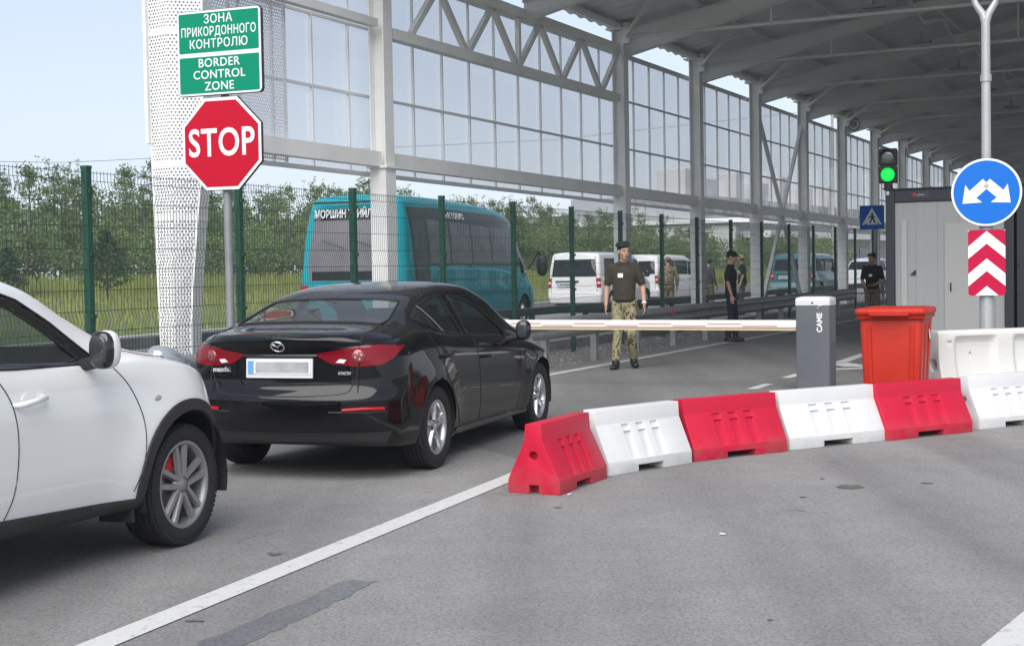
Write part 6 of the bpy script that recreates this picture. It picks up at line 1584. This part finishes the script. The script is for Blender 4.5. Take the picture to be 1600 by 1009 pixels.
def person(label, loc, yaw, h, shirt, trousers, boots, pose, hat='beret', skin=SKIN, hatmat=None, build=1.0, badge=None, head_yaw=0., head_pitch=0., sleeves='short', hair=None, bag=False, watch=False, vox=.008, group=None, vest=None):
    """faces local +x; all joints given for a 1.80 m figure"""
    root = thing('person', label, 'person', loc, yaw, group); k = h / 1.80; root.scale = (k, k, k); b = build
    g = dict(hipL=V3(0, .09, .94), hipR=V3(0, -.09, .94), kneeL=V3(.03, .105, .51), kneeR=V3(.03, -.105, .51), ankL=V3(0, .115, .10), ankR=V3(0, -.115, .10),
             shL=V3(-.01, .185 * b, 1.455), shR=V3(-.01, -.185 * b, 1.455), elL=V3(-.03, .245 * b, 1.17), elR=V3(-.03, -.245 * b, 1.17), wrL=V3(.05, .265 * b, .925), wrR=V3(.05, -.265 * b, .925), lean=0., toeL=V3(1, .12, 0), toeR=V3(1, -.12, 0))
    g.update({q: (V3(*v) if isinstance(v, tuple) else v) for q, v in pose.items()})
    nk = V3(.0, 0, 1.50); hd = V3(.025, 0, 1.675)
    Hm = rotz(head_yaw) @ np.array(Euler((0, head_pitch, 0)).to_matrix())
    hp = lambda x, y, z: hd + Hm @ V3(x, y, z)
    bm_ = M()
    # head, jaw, nose, ears, brow, neck
    bm_.ell(hp(-.008, 0, .025), (.098, .078, .105), Hm, nu=24, nv=16); bm_.ell(hp(.022, 0, -.045), (.066, .058, .078), Hm, nu=20, nv=14); bm_.ell(hp(.055, 0, -.095), (.026, .030, .022), Hm)
    bm_.ell(hp(.088, 0, -.008), (.020, .012, .026), Hm); bm_.ell(hp(.098, 0, -.022), (.016, .016, .012), Hm); bm_.ell(hp(.078, 0, .030), (.018, .056, .014), Hm)
    for s in (-1, 1): bm_.ell(hp(-.005, s * .080, -.005), (.022, .010, .034), Hm); bm_.ell(hp(.055, s * .038, -.03), (.028, .024, .024), Hm)
    bm_.ell(hp(.086, 0, -.058), (.012, .024, .012), Hm)
    limb(bm_, [V3(-.02, 0, 1.44), V3(-.012, 0, 1.52), hd + V3(-.02, 0, -.06)], [.068, .058, .056])
    limb(bm_, [V3(0, 0, .96), V3(0, 0, 1.15), V3(.0, 0, 1.36)], [.12 * b, .115 * b, .115 * b]); bm_.ell(V3(-.005, 0, 1.36), (.10, .17 * b, .12))
    for S in 'LR':
        limb(bm_, [g['sh' + S], g['el' + S], g['wr' + S]], [.050 * b, .041 * b, .028 * b]); mid = g['el' + S] * .7 + g['wr' + S] * .3; bm_.ell(mid, (.041 * b,) * 3)
        d = g['wr' + S] - g['el' + S]; sd = 1 if S == 'L' else -1
        hand(bm_, g['wr' + S], pose.get('hd' + S, d), V3(1, 0, 0) if 'th' + S not in pose else V3(*pose['th' + S]), V3(0, -sd, 0), 1.0)
        limb(bm_, [g['hip' + S], g['knee' + S], g['ank' + S]], [.082, .055, .04]); tv = g['toe' + S] - V3(0, 0, g['toe' + S][2]); tv = tv / np.linalg.norm(tv); limb(bm_, [g['ank' + S] - V3(0, 0, .04), g['ank' + S] + tv * .12 - V3(0, 0, .06)], [.035, .03])
    fuse('body', bm_, skin, root, vox, 3)
    f = M()
    for s in (-1, 1): f.ell(hp(.079, s * .032, .006), (.010, .014, .007), Hm, nu=10, nv=6)
    f.build('eyes', EYEW, root); f = M()
    for s in (-1, 1): f.ell(hp(.087, s * .032, .006), (.005, .007, .007), Hm, nu=10, nv=6); f.ell(hp(.090, s * .034, .026), (.006, .020, .004), Hm, nu=10, nv=6)
    f.build('brows', HAIRM, root); M().ell(hp(.092, 0, -.058), (.008, .024, .005), Hm, nu=12, nv=6).build('mouth', LIPS, root)
    # hair cap
    hm = M(); hm.ell(hp(-.016, 0, .034), (.100, .082, .103), Hm, nu=24, nv=14)
    V = hm.v[0]; L_ = (V - hd) @ Hm; cutm = (L_[:, 0] > .055) & (L_[:, 2] < .075); V[cutm] = V[cutm] * .9 + (hd + Hm @ V3(0, 0, .03)) * .1
    low = L_[:, 2] < -.03; V[low] = hd + (Hm @ (L_[low] * np.array([.9, .9, .6])).T).T
    hm.build('hair', hair or HAIRM, root)
    # shirt
    t = M(); e1 = .012
    t.ell(V3(-.003, 0, 1.33), (.128, .188 * b, .165), nu=24, nv=14); t.ell(V3(.0, 0, 1.12), (.122 * b, .165 * b, .17), nu=24); t.ell(V3(0, 0, .985), (.126 * b, .170 * b, .10), nu=24)
    t.tube([V3(0, 0, .93), V3(0, 0, 1.05), V3(0, 0, 1.25)], [.158 * b, .155 * b, .16 * b], 24, True, flat=.78) if False else None
    for z in np.linspace(.93, 1.36, 9): t.lathe([(0, -.03), (1, -.03), (1, .03), (0, .03)], 24); t.v[-1][:] = t.v[-1] * np.array([.122 * (1 if z > 1.2 else b), np.interp(z, [.93, 1.1, 1.3, 1.36], [.166, .158, .178, .172]) * b, 1]) + V3(0, 0, z)
    t.ell(V3(-.012, 0, 1.43), (.085, .15 * b, .06)); [limb(t, [V3(-.015, q * .05, 1.485), V3(-.012, q * .16, 1.445)], [.058, .058]) for q in (-1, 1)]; limb(t, [V3(-.015, 0, 1.46), V3(-.012, 0, 1.505)], [.078, .066])
    for S in 'LR':
        e_ = g['sh' + S] + (g['el' + S] - g['sh' + S]) * (.78 if sleeves == 'short' else 1.0); limb(t, [g['sh' + S] * .8 + V3(0, 0, 1.43) * .2, g['sh' + S], e_], [.060, .062 * b, .058 * b])
        if sleeves == 'long': limb(t, [g['el' + S], g['el' + S] * .12 + g['wr' + S] * .88], [.056 * b, .044])
    fuse('shirt', t, shirt, root, .011, 4)
    cl = M()
    for s in (-1, 1): cl.prism([(0, 0), (.06, -.055), (.075, -.02), (.04, .035)], -.006, .006, (.062, s * .012, 1.50), (-.15, s * 1, 0), (0.1, 0, 1))
    cl.build('collar', shirt, root)
    # trousers
    t = M(); t.ell(V3(-.005, 0, .93), (.130 * b, .172 * b, .115), nu=24)
    for S in 'LR':
        hp_, kn, an = g['hip' + S], g['knee' + S], g['ank' + S]
        limb(t, [hp_, hp_ * .5 + kn * .5, kn, kn * .5 + an * .5, an + V3(0, 0, .05)], [.098 * b, .088 * b, .072, .068, .062])
    fuse('trousers', t, trousers, root, .011, 3)
    M().lathe([(.131 * b, -.02), (.135 * b, 0), (.131 * b, .02)], 28).build('belt', BLKC, root).location = (0, 0, .975)
    bpy.data.objects[root.name]
    blt = [o for o in bpy.data.objects if o.parent == root and o.name.startswith('belt')][0]; blt.scale = (.96, 1.28, 1)
    for S in 'LR':
        an = g['ank' + S]; tv = g['toe' + S] - V3(0, 0, g['toe' + S][2]); tv = tv / np.linalg.norm(tv); lz = an[2] - .10
        m = M(); limb(m, [an + V3(0, 0, .10), an - V3(0, 0, .03)], [.056, .056]); fw = an + tv * .10 - V3(0, 0, .065); sdv = V3(-tv[1], tv[0], 0)
        m.ell(an + tv * .035 - V3(0, 0, .058), (.125, .048, .042), np.stack([tv, sdv, ZU], 1), p=.8); m.ell(an + tv * .12 - V3(0, 0, .066), (.065, .049, .035), np.stack([tv, sdv, ZU], 1), p=.8)
        fuse('boot', m, boots, root, .010, 2)
    if hat == 'beret':
        m = M(); T = np.array(Euler((R(10), R(6), 0)).to_matrix()); m.ell(hp(-.005, -.012, .098), (.118, .108, .046), Hm @ T, nu=28, nv=14); m.ell(hp(-.010, 0, .075), (.104, .086, .036), Hm, nu=24); m.ell(hp(.03, -.05, .085), (.06, .05, .03), Hm @ T)
        fuse('beret', m, hatmat or BERET, root, .008, 4); M().ell(hp(.095, .03, .085), (.006, .012, .014), Hm).build('beret_badge', P('badge_gold', (.5, .38, .12), .35, metal=.7), root)
    elif hat == 'cap':
        m = M(); m.ell(hp(-.012, 0, .055), (.110, .090, .085), Hm, nu=24); m.ell(hp(.115, 0, .058), (.075, .066, .010), Hm @ np.array(Euler((0, R(12), 0)).to_matrix()), nu=24)
        fuse('cap', m, hatmat or BLKC, root, .008, 2)
    if badge:
        M().box((.135, badge[0], badge[1]), (.006, .075, .062), np.array(Euler((0, R(-4), 0)).to_matrix())).build('name_badge', PLATEW, root, bevel=.003); 
    if watch:
        w = g['wrL'] * .93 + g['elL'] * .07; d = g['wrL'] - g['elL']; d /= np.linalg.norm(d); M().cyl(w - d * .012, w + d * .012, .036, n=16).build('wrist_band', PLATEW, root)
    if vest:
        m = M(); m.ell(V3(.0, 0, 1.28), (.150, .195, .17), nu=24); fuse('vest', m, vest, root, .014, 2)
    return root
# soldier in the olive shirt, walking towards the camera, looking to his left
g1 = np.array([1.64, 20.95, 0])
person('soldier in olive T-shirt, camouflage trousers and green beret walking beside the boom', g1, math.atan2(-1, -.13), 1.83, OLIVE, CAMO, BOOT,
       dict(kneeL=(.07, .10, .51), ankL=(-.12, .12, .115), kneeR=(.09, -.10, .51), ankR=(.14, -.125, .10), elL=(-.05, .262, 1.17), wrL=(.04, .285, .925), elR=(-.05, -.25, 1.17), wrR=(.02, -.262, .92), toeL=(1, .25, 0), toeR=(1, -.25, 0)),
       badge=(-.045, 1.335), head_yaw=R(28), head_pitch=R(4), watch=True)
g2 = np.array([4.22, 27.7, 0])
person('guard in black shirt, navy trousers and black peaked cap standing sideways by the rail', g2, R(-18), 1.74, NAVY, NAVYT, BOOT,
       dict(elR=(-.02, -.215, 1.17), wrR=(.05, -.215, .915), hdR=V3(.12, 0, -1), elL=(-.07, .22, 1.17), wrL=(-.04, .23, .92), ankL=(.07, .06, .10), ankR=(-.05, -.08, .10), kneeL=(.06, .08, .52), kneeR=(.02, -.09, .52), toeL=(1, -.1, 0), toeR=(1, -.2, 0)),
       hat='cap', head_pitch=R(14), skin=SKIN2, head_yaw=R(-6), build=.92)
g3 = np.array([8.02, 32.0, 0])
person('guard with dark curly hair, black shirt and brown trousers leaning at the booth corner', g3, math.atan2(-1, -.35), 1.67, BLKC, P('khaki_trousers', (.19, .155, .115), .9, var=.3, vscale=6), BOOT,
       dict(elR=(-.02, -.24, 1.16), wrR=(.14, -.14, 1.0), elL=(.03, .25, 1.15), wrL=(.17, .05, 1.05), hdL=V3(.5, -.8, 0)), hat='beret', hatmat=P('hair_curly', (.018, .013, .012), .8, bump=.8, bscale=60), badge=(-.03, 1.28), head_yaw=R(-35), skin=SKIN2, build=.98)
person('soldier in full camouflage with hood, back turned, beside the white van door', np.array([4.42, 40.6, 0]), R(105), 1.72, camo('camouflage_tan', [(.10, .085, .055), (.30, .255, .17), (.19, .17, .10), (.34, .29, .20)], 12), camo('camouflage_tan_trousers', [(.10, .085, .055), (.30, .255, .17), (.19, .17, .10), (.34, .29, .20)], 12), BOOT,
       dict(elL=(.04, .26, 1.18), wrL=(.14, .22, .96)), hat='cap', hatmat=P('hood_tan', (.30, .25, .18), .9, var=.3, vscale=9), sleeves='long', build=1.12, head_yaw=R(15), vox=.012)
person('soldier with tan vest and dark sleeves standing behind the guard in the peaked cap', np.array([6.78, 42.3, 0]), R(170), 1.74, BLKC, CAMOD, BOOT,
       dict(elL=(-.03, .28, 1.18), wrL=(.05, .29, .95), elR=(.0, -.28, 1.18), wrR=(.14, -.22, 1.02)), hat='cap', hatmat=P('cap_tan', (.40, .34, .24), .9), vest=camo('vest_tan', [(.12, .11, .07), (.36, .31, .21), (.17, .19, .12), (.42, .37, .26)], 9), build=1.06, head_yaw=R(-60), vox=.012)
person('person in dark grey clothes half hidden behind a fence post', np.array([5.93, 43.2, 0]), R(40), 1.66, P('grey_cloth', (.07, .07, .07), .9, var=.3), CAMOD, BOOT,
       dict(), hat='cap', hatmat=P('cap_grey', (.05, .05, .05), .9), sleeves='long', head_yaw=R(20), vox=.012)
# ------------------------------------------------------------------ thin summer haze in the air
hz = bpy.data.materials.new('haze_air'); hz.use_nodes = True; t = hz.node_tree; t.nodes.clear()
pv = t.nodes.new('ShaderNodeVolumePrincipled'); pv.inputs['Color'].default_value = (.86, .90, .96, 1); pv.inputs['Density'].default_value = .0010; pv.inputs['Anisotropy'].default_value = .2
ou = t.nodes.new('ShaderNodeOutputMaterial'); t.links.new(pv.outputs[0], ou.inputs['Volume'])
struct(M().box((10, 140, 6.4), (460, 460, 15.2)).build('haze', hz), 'stuff')
